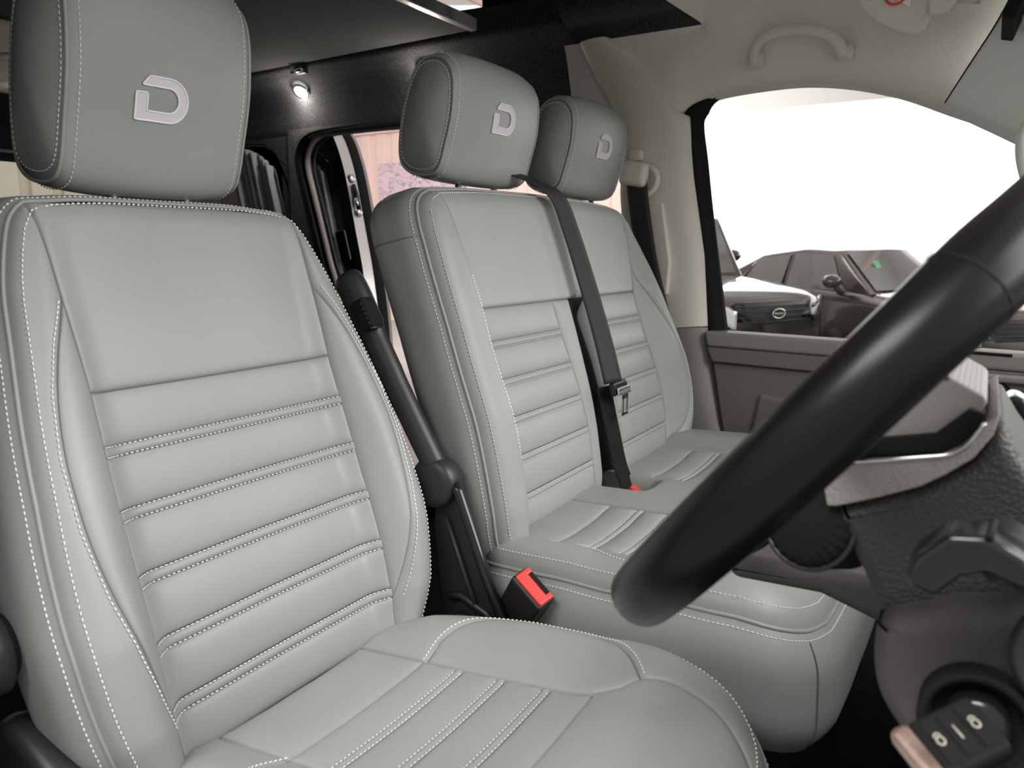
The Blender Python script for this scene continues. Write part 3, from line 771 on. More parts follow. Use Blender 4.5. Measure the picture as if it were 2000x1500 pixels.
tube('bracket_rib', [(-.672, .902, .50), (-.632, .902, .40), (-.585, .902, .29)], .005, BLACK, br, n=8)
tube('bracket_fold', [(-.665, .902, .372), (-.645, .902, .378), (-.60, .902, .36), (-.582, .902, .345)], .006, BLACK, br, n=8)
for x, z in ((-.642, .338), (-.575, .30)):
    lathe('bolt', [(0, .004), (.006, .004), (.007, .010), (.011, .010), (.014, .005), (.016, -.002)], (x, .903, z), (0, -1, 0), BLACKG, br, n=18)

# ---------------- passenger bench
bs = empty('passenger_bench', (-.4, 1.4, 0), 'grey leather double passenger bench seat beyond the driver seat', 'seat')
brec = math.atan2(.118, .56)
yl = lambda v: float(np.interp(v, [-.02, .1, .3, .45, .52, .56, .575], [.965, .955, .951, .95, .953, .972, 1.0]))
bLo = [(1.0, -.035), (.975, -.015), (.962, .03), (.955, .1), (.951, .2), (.949, .3), (.948, .4), (.948, .46), (.952, .52), (.968, .555), (1.008, .573)]
bRo = [(1.80, -.03), (1.845, .0), (1.868, .07), (1.872, .15), (1.855, .25), (1.82, .36), (1.79, .45), (1.765, .52), (1.74, .56), (1.70, .578)]
bL = [tuple(p) for p in cr(bLo, 5)]; bR = [tuple(p) for p in cr(bRo, 5)]
bout = bL+[tuple(p) for p in cr([bL[-1], (1.15, .582), (1.5, .586), bR[-1]], 6)[1:-1]]+bR[::-1]
RL = lambda v: float(np.interp(v, [-.02, .05, .25, .373, .45, .573], [1.062, 1.062, 1.056, 1.054, 1.045, 1.008]))   # inner seat, left edge of centre panels
RR = lambda v: float(np.interp(v, [-.02, .1, .2, .31, .373], [1.345, 1.345, 1.335, 1.315, 1.305]))
G0 = lambda v: float(np.interp(v, [-.03, 0, .1, .25, .373], [1.36, 1.385, 1.395, 1.39, 1.372]))
G1 = lambda v: float(np.interp(v, [-.03, 0, .1, .25, .373], [1.47, 1.462, 1.46, 1.458, 1.452]))
QL = lambda v: float(np.interp(v, [-.02, .05, .15, .28, .373], [1.492, 1.492, 1.488, 1.474, 1.462]))
QR = lambda v: float(np.interp(v, [-.02, .05, .15, .27, .373, .42, .515, .578], [1.735, 1.752, 1.742, 1.715, 1.70, 1.715, 1.722, 1.70]))
def bh(y, v):
    L = np.interp(v, [-.02, .05, .25, .373, .45, .573], [1.062, 1.062, 1.056, 1.054, 1.045, 1.008])
    Q = np.interp(v, [-.02, .05, .15, .27, .373, .42, .515, .578], [1.735, 1.752, 1.742, 1.715, 1.70, 1.715, 1.722, 1.70])
    B = np.interp(v, [-.03, .05, .2, .35, .48, .57], [.03, .04, .042, .034, .02, .006])
    h = B*sst(0, .06, L-y+.012)+B*sst(0, .10, y-Q+.012)
    gp = np.exp(-((y-1.425)/.034)**4)*sst(.385, .33, v)
    sm_ = np.exp(-((y-1.425)/.012)**2)*sst(.36, .40, v)*.010
    lum = .012*np.exp(-((v-.14)/.15)**2)
    return h+lum-.045*gp-sm_
BB = Pad((-.632, .44), (-sin(brec), cos(brec)), (cos(brec), sin(brec)), bout, bh, .036, 0, .100, bulge=.012)
bb_ = BB.back('backrest', bs, BLACK)
nO = len(BB.out)
iT = int(np.argmin([abs(v-.49)+abs(y-.95) for y, v in BB.out[:75]])); iU = int(np.argmin([abs(v-.53)+abs(y-1.76)*2 for y, v in BB.out]))
for a, b in ((0, iT), (iT, iU), (iU, nO-1)): BB.gusset('side_panel', a, b, bb_)
BB.welt('piping', bb_)
i_t = np.arange(iT, iT+1)
P = np.array([BB.gusset_pt(np.array([iT]), d)[0] for d in np.linspace(.004, .12, 10)]); P[:, 1] -= .0008
tube('side_seam', P, .0008, GREYP, bb_, n=5)
ee = lambda f, v0, v1, n=10: [(f(v), v) for v in np.linspace(v0, v1, n)]
BB.panel('upper_panel', ee(RL, .373, .573), [(1.418, .373), (1.412, .45), (1.408, .584)], bb_)
BB.panel('upper_panel', [(1.418, .373), (1.412, .45), (1.408, .584)], ee(QR, .373, .578), bb_)
bcl = [tuple(p) for p in cr([(1.064, .045), (1.045, .10), (1.030, .18), (1.02, .25), (1.016, .308), (1.02, .37), (1.047, .43)], 4)]
BB.panel('side_bolster', bL, [(RL(-.03), -.03), (1.062, .02)]+bcl+ee(RL, .44, .573, 6), bb_)
BB.panel('bolster_insert', bcl, ee(RL, .045, .43, 14), bb_)
bcr = [tuple(p) for p in cr([(1.745, .005), (1.80, .03), (1.83, .09), (1.832, .15), (1.815, .23), (1.775, .31), (1.735, .38), (1.716, .425)], 4)]
BB.panel('side_bolster', bR, [(1.735, -.02)]+bcr+ee(QR, .43, .578, 6), bb_)
BB.panel('bolster_insert', bcr, ee(QR, .005, .425, 14), bb_)
# strips beside the gap
BB.panel('gap_edge', ee(RR, -.03, .373), ee(G0, -.03, .373), bb_)
BB.panel('gap_edge', ee(G1, -.03, .373), ee(QL, -.03, .373), bb_)
BB.panel('gap_lining', ee(G0, -.03, .373), ee(G1, -.03, .373), bb_, m=BLACKM)
bvs = [.373, .315, .305, .249, .2385, .183, .172, .117, .106, .049, .0385, -.008, -.025]
sm = MB()
for fL, fR in ((RL, RR), (QL, QR)):
    for k in range(len(bvs)-1):
        v1, v0 = bvs[k], bvs[k+1]; band = v1-v0 < .02
        BB.panel('stitched_band' if band else 'rib_panel', ee(fL, v0, v1, 5), ee(fR, v0, v1, 5), bb_, g=.0045 if band else .006, rho=.003 if band else .009, puff=-.0015 if band else .003)
    for v in bvs[1:-1]: BB.stitch(sm, [(fL(v), v), ((fL(v)+fR(v))/2, v), (fR(v), v)], lift=-.003, w=.0006)
BB.stitch(sm, bcl, off=.007, lift=.0002); BB.stitch(sm, bcr, off=-.007, lift=.0002)
BB.stitch(sm, BB.out, off=-.0095, lift=.0002, w=.0007); BB.gstitch(sm, .0095, w=.0007)
tag(sm.build('stitching', THREAD, bb_), kind='stuff')
headrest(bs, (-.826, 1.230, 1.126), .141, .110, .108, math.radians(-15), emb_off=(-.004, .006))
headrest(bs, (-.826, 1.663, 1.126), .141, .110, .108, math.radians(-15), emb_off=(-.006, .006))
# bench cushion
bce = math.atan2(.015, .49)
qo = [(1.0, -.02), (.962, .0), (.950, .05), (.942, .15), (.936, .25), (.933, .34), (.936, .40), (.955, .445), (1.0, .478), (1.06, .492)]
qr = [(1.82, -.02), (1.86, .02), (1.87, .1), (1.875, .25), (1.87, .36), (1.85, .44), (1.80, .48), (1.74, .492)]
qL = [tuple(p) for p in cr(qo, 5)]; qR = [tuple(p) for p in cr(qr, 5)]
qout = qL+[tuple(p) for p in cr([qL[-1], (1.3, .50), (1.5, .50), qR[-1]], 6)[1:-1]]+qR[::-1]
def qh(y, v):
    b = .016*sst(1.04, .985, y)*np.interp(v, [0, .15, .4, .5], [.6, 1, .6, 0])+.02*sst(1.72, 1.79, y)
    rib = -.006*np.exp(-((y-1.13)/.08)**4)-.006*np.exp(-((y-1.57)/.09)**4)
    gp = -.05*np.exp(-((y-1.385)/.038)**4)*sst(.125, .095, v)
    fr = .010*sst(.20, .34, v)-.040*sst(.38, .54, v)**1.4
    return .012+b+rib+gp+fr
QP = Pad((-.64, .428), (cos(bce), sin(bce)), (-sin(bce), cos(bce)), qout, qh, .045, 0, .175, bulge=.022)
qb = QP.back('cushion', bs, BLACK)
nq = len(QP.out)
k1 = int(np.argmin([abs(y-1.0)+abs(v-.478) for y, v in QP.out])); k2 = int(np.argmin([abs(y-1.80)+abs(v-.48) for y, v in QP.out]))
for a, b in ((0, k1), (k1, k2), (k2, nq-1)): QP.gusset('side_panel', a, b, qb)
QP.welt('piping', qb, r=.003); QP.padding(qb)
P = np.array([QP.gusset_pt(np.array([k1]), d)[0] for d in np.linspace(.012, .16, 10)]); P[:, 1] -= .001; P[:, 0] += .001
tube('side_seam', P, .0008, GREYP, qb, n=5)
sm = MB()
A0, A1, B0, B1 = 1.022, 1.238, 1.45, 1.70
inner_l = [(1.03, -.02), (1.024, .083)]
bl_c = [tuple(p) for p in cr([(1.02, .135), (.992, .19), (.975, .26), (.98, .33), (1.02, .385), (1.08, .43), (1.14, .47)], 4)]
QP.panel('side_bolster', qL+[(1.10, .4945), (1.14, .496)], [(1.03, -.02), (1.024, .083), (1.022, .12)]+bl_c[1:], qb)
QP.panel('bolster_insert', bl_c, [(1.02, .135), (1.018, .2), (1.018, .30), (1.06, .37), (1.14, .47)], qb)
qvs = [-.02, .09, .143, .154, .198, .209, .255, .266, .30]
for (a, b) in ((A0, A1), (B0, B1)):
    for k in range(len(qvs)-1):
        v0, v1 = qvs[k], qvs[k+1]; band = v1-v0 < .02
        QP.panel('stitched_band' if band else 'rib_panel', [(a, v0), (a-.004, v1)], [(b, v0), (b+.004, v1)], qb, g=.0045 if band else .006, rho=.003 if band else .009, puff=-.0015 if band else .003)
    for v in qvs[2:-1]: QP.stitch(sm, [(a, v), ((a+b)/2, v), (b, v)], lift=-.0028, w=.0005)
QP.panel('centre_panel', [(A1, -.02), (A1, .09), (A1+.004, .30)], [(B0, -.02), (B0, .09), (B0-.004, .30)], qb, puff=.004)
QP.panel('side_bolster', [(B1, -.02), (B1, .15), (B1+.01, .30), (1.70, .38), (1.68, .47)], qR+[(1.68, .496)], qb)
QP.panel('front_panel', [(1.018, .30), (1.06, .37), (1.14, .47), (1.14, .497)], [(B1+.01, .30), (1.70, .38), (1.68, .47), (1.68, .497)], qb)
QP.stitch(sm, bl_c, off=.006, lift=.0002)
QP.stitch(sm, QP.out, off=-.0105, lift=.0002, w=.0008); QP.gstitch(sm, .0105, w=.0008)
tag(sm.build('stitching', THREAD, qb), kind='stuff')
prism('seat_base', [(-.62, 0), (-.30, 0), (-.26, .28), (-.62, .28)], 1.02, 1.82, BLACKM, bs, bevel=.01)

# ================================================================== BELTS AND BUCKLES
def webbing(name, path, width, wdir, m, parent, th=.0016):
    path = cr(path, 6); g = []
    for i, p in enumerate(path):
        w = Vector(wdir[0]).lerp(Vector(wdir[1]), i/(len(path)-1)).normalized()*width/2
        p = Vector(p); g.append([p-w, p-w*.5, p, p+w*.5, p+w])
    o = MB().grid(g).build(name, m, parent); s_ = o.modifiers.new('s', 'SOLIDIFY'); s_.thickness = th; s_.offset = 0
    return o
# centre belt over the bench
cbt = empty('centre_seat_belt', (-.62, 1.42, .42), 'black centre seat belt running down between the two bench backrests', 'seat belt')
def bp(y, v, h): 
    q = BB.W(np.array([y]), np.array([v]), np.array([h]))[0]; return tuple(q)
webbing('webbing', [(-.86, 1.300, 1.065), (-.80, 1.318, 1.045), (-.755, 1.335, 1.026), bp(1.350, .565, .026), bp(1.372, .50, .030), bp(1.395, .40, .034), bp(1.415, .28, .038), bp(1.424, .19, .040)], .046, [(0.05, 1, .05), (.45, .85, .1)], WEB, cbt)
webbing('lower_webbing', [bp(1.418, .185, .020), bp(1.424, .10, .020), bp(1.428, .02, .022), (-.585, 1.405, .42), (-.575, 1.395, .36)], .048, [(.2, .95, 0), (.1, .95, 0)], BLACKM, cbt)
tg = Vector(bp(1.428, .178, .048))
tn = rbox('tongue', tg, (.014, .066, .028), BLACKG, cbt, .005, Matrix.Rotation(-.2, 3, 'Y'))
rbox('tongue_plate', tg+Vector((.012, 0, -.004)), (.005, .058, .016), CHROME, tn, .002, Matrix.Rotation(-.2, 3, 'Y'))
pl = [(-.013, .0), (.013, .0), (.0115, -.050), (-.0115, -.050)]
for (y0, y1, z0, z1) in ((-.0135, -.007, -.056, -.012), (.007, .0135, -.056, -.012), (-.0135, .0135, -.056, -.048), (-.0135, .0135, -.022, -.010)):
    rbox('tongue_blade', tg+Vector((.013+.0, (y0+y1)/2+.004, (z0+z1)/2)), (.003, y1-y0, z1-z0), CHROME, tn, .0012)
cbk = empty('centre_buckle', (-.57, 1.392, .39), 'red release button of the centre belt buckle sunk between bench cushions', 'buckle')
rbox('housing', (-.575, 1.388, .385), (.055, .030, .075), BLACK, cbk, .006, Matrix.Rotation(.5, 3, 'Y'))
rbox('release_button', (-.553, 1.388, .420), (.048, .020, .014), RED, cbk, .004, Matrix.Rotation(.5, 3, 'Y'))
# buckle beside the bench cushion
def buckle(name, c, label):
    e = empty(name, (c[0], c[1], c[2]-.08), label, 'buckle')
    U = Vector((.52, -.36, .75)).normalized()          # points up out of the buckle
    Wd = Vector((.68, .0, -.72)); Wd = (Wd-U*Wd.dot(U)).normalized()   # long side of the top face
    Dd = U.cross(Wd)
    R3 = Matrix((Wd, Dd, U)).transposed()
    h = rbox('housing', Vector(c)-U*.045, (.062, .034, .09), BLACK, e, .005, R3)
    rb = rbox('release_button', Vector(c)+U*.0015-Dd*.0035, (.056, .019, .006), RED, e, .003, R3)
    rbox('latch_slot', Vector(c)+U*.0008+Dd*.009, (.040, .010, .004), BLACKM, e, .001, R3)
    for s in (-1, 1): rbox('button_ear', Vector(c)+U*.0015+Wd*s*.0235+Dd*.008, (.009, .012, .006), RED, e, .002, R3)
    tube('stalk', [Vector(c)-U*.09, Vector(c)-U*.16], .010, BLACKM, e)
    return e
buckle('seat_belt_buckle', (-.515, .898, .424), 'black seat belt buckle with red button beside the bench cushion')
bk2 = empty('driver_buckle', (-.60, .86, .30), 'tip of a red buckle button showing behind the driver cushion', 'buckle')
rbox('release_button', (-.600, .875, .331), (.024, .016, .014), RED, bk2, .003)
rbox('housing', (-.600, .875, .285), (.035, .026, .08), BLACK, bk2, .004)
# passenger belt on the pillar
pb = empty('passenger_seat_belt', (-.70, 1.90, .3), 'black passenger seat belt hanging down the beige pillar', 'seat belt')
webbing('webbing', [(-.785, 1.885, 1.085), (-.778, 1.882, 1.03), (-.755, 1.884, .9), (-.73, 1.886, .8), (-.70, 1.886, .7), (-.672, 1.888, .6), (-.665, 1.888, .45), (-.67, 1.888, .25)], .056, [(1, 0, -.03), (1, -.1, .1)], WEB, pb)
gc = rbox('belt_guide', (-.79, 1.885, 1.092), (.075, .045, .062), TRIMB, pb, .014, Matrix.Rotation(.18, 3, 'Y'), taper=.85)
lathe('guide_ring', [(.040, -.006), (.046, 0), (.044, .010), (.036, .014), (.032, .006)], (-.772, 1.900, 1.075), (0, -1, .1), TRIMB, pb, n=28)
rbox('adjuster', (-.795, 1.905, 1.14), (.036, .02, .03), TRIMB, pb, .008)
tgp = rbox('tongue', (-.668, 1.872, .602), (.062, .012, .022), BLACKG, pb, .004, Matrix.Rotation(.35, 3, 'Y'))
tube('tongue_bar', [(-.705, 1.865, .618), (-.67, 1.862, .605), (-.635, 1.862, .586)], .005, CHROME, tgp, n=10)

# ================================================================== STEERING WHEEL, COLUMN, DASH
U = Vector((.632, 0, .775)).normalized(); NB = Vector((.775, 0, -.632)).normalized(); YA = Vector((0, 1, 0))
WC = Vector((-.079, .55, .795)); WR = .184
sw = empty('steering_wheel', tuple(WC), 'black leather steering wheel rim seen edge-on in the right foreground', 'steering wheel')
def rimp(a, off=0): return WC+(-YA*cos(a)+U*sin(a))*(WR+off)
ring = []
nr = 128
mb = MB(); g = []
for i in range(nr):
    a = 2*pi*i/nr
    rad = (-YA*cos(a)+U*sin(a)); c = WC+rad*WR
    grip = 1.0
    for s_ in (.75, pi-.75):
        dd = abs((a-s_+pi) % (2*pi)-pi); grip += .06*math.exp(-(dd/.16)**2)
    g.append([c+rad*(.0185*grip*cos(t))+NB*(.0208*grip*sin(t)) for t in np.linspace(0, 2*pi, 20, endpoint=False)])
rim = MB().grid(g, closed_u=True, closed_v=True).build('rim', RIM, sw)
for a in (.66, pi-.66, -1.2, pi+1.2):
    rad = (-YA*cos(a)+U*sin(a)); c = WC+rad*WR; gr = 1.0
    tube('wrap_seam', [c+rad*.0187*gr*cos(t)+NB*.0210*gr*sin(t) for t in np.linspace(0, 2*pi, 24, endpoint=False)], .0011, BLACKM, sw, n=6, closed=True)
# hub, pad and spokes
kq = lambda k, xs: [(x*k, .9-(.9-z)*k) for x, z in xs]          # scale a measured side profile to column size
lathe('hub', [(0, -.028), (.05, -.026), (.066, -.015), (.070, .0), (.066, .014), (.055, .02), (0, .021)], WC, NB, BLACK, sw, n=40)
hubp = [tuple(p) for p in cr(kq(.565, [(-.135, .672), (-.112, .688), (-.045, .705), (-.012, .722), (.011, .757)]), 5)]+kq(.565, [(.008, .763), (-.034, .786), (-.062, .765), (-.11, .705)])
prism('hub_shell', hubp, .48, .60, DASHR, sw, bevel=.0018, seg=3)
for sgn in (-1, 1):
    pth = [WC+YA*sgn*.06+U*.006, WC+YA*sgn*.11+U*.026, WC+YA*sgn*.150+U*.052, WC+YA*sgn*.170+U*.075]
    spk = tube('spoke', pth, [.018, .015, .013, .014], BLACKG, sw, n=14, sq=.75)
tube('spoke_trim', [(-.019, .43, .852), (-.0165, .435, .843), (-.013, .44, .836)], .0016, CHROME, spk, n=8)
pth = [WC-U*.05+NB*.012, WC-U*.11+NB*.014, WC-U*.175+NB*.004]
tube('spoke', pth, [.026, .022, .018], BLACK, sw, n=14, sq=.6)
gc0 = Vector((-.081, .485, .735)); gax = Vector((-.35, -.90, .25)).normalized()
prof = [(.030, -.04), (.030, -.004), (.027, .004), (.023, .007), (.017, .009), (.0, .011)]
ua = gax.orthogonal().normalized(); ub = gax.cross(ua)
g = []
for r_, h_ in prof:
    g.append([gc0+gax*h_+(ua*cos(2*pi*j/96)+ub*sin(2*pi*j/96))*(r_*(1+.05*sin(26*2*pi*j/96)*(1 if .0 < h_ < .01 else 0))) for j in range(96)])
sb = MB().grid(g, closed_v=True).build('spoke_cover', BLACKM, sw); sb['label'] = 'gathered black leather behind the lower spoke'
tube('cover_ring', [gc0+gax*.001+(ua*cos(t)+ub*sin(t))*.030 for t in np.linspace(0, 2*pi, 40, endpoint=False)], .0018, BLACK, sb, n=8, closed=True)

# column with shroud, ignition and stalks
cl_ = empty('steering_column', (.05, .52, .55), 'dark grey steering column shroud with grained top and ignition lock', 'steering column')
K = .555
prism('upper_shroud', kq(K, [(-.125, .625), (-.113, .634), (-.038, .666), (.004, .699), (.022, .745), (.045, .705), (.10, .63), (.40, .35), (.40, .22), (.06, .515), (-.064, .507), (-.085, .56)]), .472, .63, DASHG, cl_, bevel=.010, seg=4)
prism('shroud_lip', kq(K, [(-.132, .668), (-.118, .678), (-.085, .687), (-.05, .694), (-.025, .700), (-.008, .711), (.004, .726), (.012, .741), (.022, .749), (.018, .728), (.004, .703), (-.018, .683), (-.038, .668), (-.075, .650), (-.113, .634), (-.124, .632)]), .467, .62, DASHL, cl_, bevel=.0012, seg=2)
tube('lip_edge_glint', [(p[0], .466, p[1]+.0006) for p in cr(kq(K, [(-.132, .669), (-.118, .679), (-.05, .695), (-.010, .707), (.010, .738)]), 6)], .0012, CHROME, cl_, n=8)  # chrome bead put in for the highlight where the lip catches light
prism('shroud_gap', [tuple(p) for p in cr(kq(K, [(-.17, .647), (-.118, .680), (-.05, .697), (-.012, .706), (.010, .745)]), 5)]+kq(K, [(-.003, .748), (-.03, .72), (-.12, .70), (-.18, .68)]), .474, .61, BLACKM, cl_, bevel=.0005)
low = [tuple(p) for p in cr([(-.036, .695), (-.0365, .668), (-.030, .645), (-.012, .622), (.010, .604), (.05, .585), (.12, .56)], 5)]+[(.25, .50), (.25, .62), (.06, .728), (.0, .712), (-.012, .705)]
prism('lower_shroud', low, .45, .64, SHROUD, cl_, bevel=.012, seg=5)
IG = Vector((.016, .434, .658)); IX = Vector((.0, -1, .10)).normalized()
lathe('ignition_bezel', [(.028, -.015), (.028, .002), (.026, .004), (.023, .002), (.021, -.010), (0, -.010)], IG, IX, BLACKM, cl_, n=32)
lathe('ignition_barrel', [(.016, -.010), (.016, .003), (.013, .006), (0, .007)], IG, IX, BLACKG, cl_, n=28)
lathe('adjuster_dial', [(.030, -.006), (.030, .006), (.026, .009), (.022, .005), (0, .003)], (.056, .436, .704), (-.1, -1, .1), BLACK, cl_, n=28)
# right stalk (towards the viewer)
stq = [(.045, .47, .742), (.032, .445, .750), (.016, .41, .762)]
sk = tube('stalk', stq, [.010, .012, .016], BLACK, cl_, n=6)
prism('stalk_paddle', [(-.021, .750), (-.017, .760), (-.005, .773), (.010, .775), (.025, .768), (.034, .756), (.026, .753), (.012, .758), (.002, .754), (-.008, .742), (-.017, .745)], .385, .412, BLACKG, cl_, bevel=.0035)
tube('stalk_ridge', [(.011, .384, .7755), (.013, .410, .7755)], .0018, BLACKM, cl_, n=6)
# key fob
ky = empty('key_fob', (.0, .36, .66), 'black car key fob with worn metal edge in the ignition', 'key')
kd = Vector((-.62, -.50, -.35)).normalized(); ku = Vector((-.15, -.55, .80)); ku = (ku-kd*ku.dot(kd)).normalized(); kx = kd.cross(ku)
K3 = Matrix((kx, kd, ku)).transposed()
kc_ = Vector((.008, .400, .667))
rbox('fob_body', kc_, (.030, .034, .010), BLACKM, ky, .003, K3)
rbox('fob_edge', kc_+kd*.021-ku*.001, (.033, .011, .012), FOBP, ky, .004, K3)
tube('key_blade', [kc_-kd*.010, IG], .003, BLACK, ky, n=8)
up = ku if ku.z > 0 else -ku
for k, (dx, dy) in enumerate(((0, .0095), (.0, .0), (0, -.0095))):
    b = kc_+kx*dx-kd*dy*1.0+up*.0053
    rbox('fob_button', b, (.022, .007, .0010), BLACKM, ky, .0004, K3)
    if k == 1: tube('boot_symbol', [b+up*.001-kx*.0035, b+up*.001, b+up*.001+kx*.004], .0005, SYM, ky, n=6)
    else:
        tube('padlock_symbol', [b+up*.001+kx*.0022*cos(t)+kd*.0017*sin(t) for t in np.linspace(0, 2*pi, 12, endpoint=False)], .0005, SYM, ky, n=6, closed=True)
        tube('padlock_shackle', [b+up*.001+kx*(.0022+.0018*cos(t))+kd*.0016*sin(t) for t in np.linspace(-1.5, 1.5, 8)], .0004, SYM, ky, n=6)

# dashboard
def q(xs): return [(x*.847, .9-(.9-z)*.847) for x, z in xs]
dc_ = empty('dashboard', (.2, .9, .30), 'dark grey dashboard behind the steering wheel', 'dashboard')
prism('console', q([(-.215, .552), (-.12, .556), (.05, .556), (.25, .60), (.25, .40), (.05, .47), (-.064, .507), (-.126, .526), (-.228, .523), (-.23, .545)]), .72, .86, SHROUD, dc_, bevel=.012, seg=4)
# switch pod at the frame edge
sp_ = empty('indicator_stalk', (.03, .66, .74), 'black glossy indicator stalk with pale lamp symbols at the right edge', 'stalk')
prism('pod', kq(.776, [(.016, .742), (.022, .757), (.030, .765), (.040, .762), (.075, .70), (.06, .66), (.045, .69)]), .66, .70, BLACKG, sp_, bevel=.003)
tube('pod_edge', [(x, .659, z) for x, z in kq(.776, [(.017, .752), (.024, .762), (.032, .766), (.041, .762), (.06, .728)])], .0007, GREYP2, sp_, n=6)
def sym(name, pts, closed=False):
    tube(name, [(x, .6588, z) for x, z in kq(.776, pts)], .0005, SYMD, sp_, n=5, closed=closed)
D0 = [(.028, .752), (.0305, .7505), (.0315, .747), (.0290, .7455)]
sym('lamp_symbol', D0, True)
sym('arrow_symbol', [(.0325, .748), (.0345, .746), (.0335, .743)]); sym('arrow_symbol', [(.026, .746), (.0245, .7435), (.0265, .742)])
sym('wiper_symbol', [(.0415, .722), (.0465, .724), (.0475, .718), (.0435, .715)], True)
# passenger side dashboard mass (mostly hidden)
prism('lower_dash', [(.22, .30), (.60, .30), (.60, .78), (.30, .76), (.20, .62)], .90, 1.92, GREYP, dc_, bevel=.02)
prism('driver_dash', [(.28, .42), (.60, .42), (.60, .80), (.34, .78), (.27, .66)], .22, .90, GREYP, dc_, bevel=.02)
# floor tunnel and heater trim near the passenger footwell
structure(prism('trim_16', [(-.02, .0), (.5, .0), (.5, .33), (.10, .26), (.0, .20)], 1.25, 1.90, GREYP, None, bevel=.02), 'dim grey trim in the passenger footwell')

# ================================================================== OUTSIDE: showroom
GZ = -.55; BY = 12.5
structure(mk('ground', [(-16, -6, GZ), (12, -6, GZ), (12, BY, GZ), (-16, BY, GZ)], [(0, 1, 2, 3)], CONC, smooth=False), 'grey showroom floor outside')
bpy.data.objects['ground'].name = 'floor_showroom'
# pink clad wall seen through the sliding door
cw = MB().grid([[(x, BY+.05, z) for z in (GZ, 3.7)] for x in (-16, -4.7)]).build('wall_showroom_clad', PINKW, None, False); structure(cw, 'pale pink clad showroom wall')
k = 0
for x in np.arange(-13.5, -4.9, .42):
    prism('cladding_panel', [(x, BY+.05), (x+.03, BY), (x+.24, BY), (x+.27, BY+.05)], GZ, 3.24, PINKW, cw, axis='Z', bevel=.004, seg=1)
prism('cornice', [(-16, BY-.12), (-4.7, BY-.12), (-4.7, BY+.05), (-16, BY+.05)], 3.24, 3.7, PINKW, cw, axis='Z', bevel=.02)
for x in (-13.2, -11.8, -10.4, -9.0, -7.6): tube('cornice_joint', [(x, BY-.125, 3.26), (x+.0, BY-.125, 3.68)], .012, CREAM, cw, n=6)
pc = empty('canvas_picture', (-9.9, BY-.05, 1.7), 'branch print canvas on the pink wall outside', 'picture')
prism('canvas', [(-10.85, 1.3), (-8.7, 1.3), (-8.7, 2.64), (-10.85, 2.64)], BY-.07, BY-.02, CANVAS, pc, bevel=.01)
prism('stretcher', [(-10.8, 1.35), (-8.75, 1.35), (-8.75, 2.59), (-10.8, 2.59)], BY-.02, BY, CREAM, pc, bevel=.004)
# added glowing wall, gives the blown-out white opposite the passenger window
structure(mk('wall_glow', [(-4.7, BY, GZ), (9, BY, GZ), (9, BY, 3.0), (-4.7, BY, 3.0)], [(0, 1, 2, 3)], GLOW, smooth=False), 'added glowing white wall across the showroom')
structure(prism('trim_17', [(-4.7, 3.0), (9, 3.0), (9, 3.75), (-4.7, 3.75)], BY-.12, BY, WHITEW, None, bevel=.01), 'white lintel above the glowing wall')
cs = mk('ceiling_showroom', [(-16, 2.5, 4.4), (12, 2.5, 4.4), (12, BY, 3.7), (-16, BY, 3.7)], [(0, 1, 2, 3)], WHITEW, smooth=False); structure(cs, 'white sloping showroom ceiling')
for x in np.arange(-6, 4, 1.15):
    prism('ceiling_beam', [(x, 4.1), (x+.08, 4.1), (x+.08, 4.4), (x, 4.4)], 2.6, BY-.2, PINKW, cs, bevel=.0, fn=lambda X, Y, Z: (X+(Y-2.6)*.12, Y, Z-(Y-2.5)*.07))
# cream wall behind the van
cw2 = mk('wall_showroom_rear', [(-5.2, -6, GZ), (-5.2, BY, GZ), (-5.2, BY, 3.4), (-5.2, -6, 3.4)], [(0, 1, 2, 3)], CREAM, None, False)
cw2.data.transform(Matrix.Translation((-1.5, 0, 0))); structure(cw2, 'cream clad wall behind the van')
for v in cw2.data.vertices:
    if v.co.y > 5: v.co.y = 4.6
for y in np.arange(1.6, 4.4, .26):
    prism('cladding_panel', [(y, GZ), (y+.17, GZ), (y+.17, 3.3), (y, 3.3)], -6.7, -6.66, CREAM, cw2, axis='X', bevel=.01, seg=1)

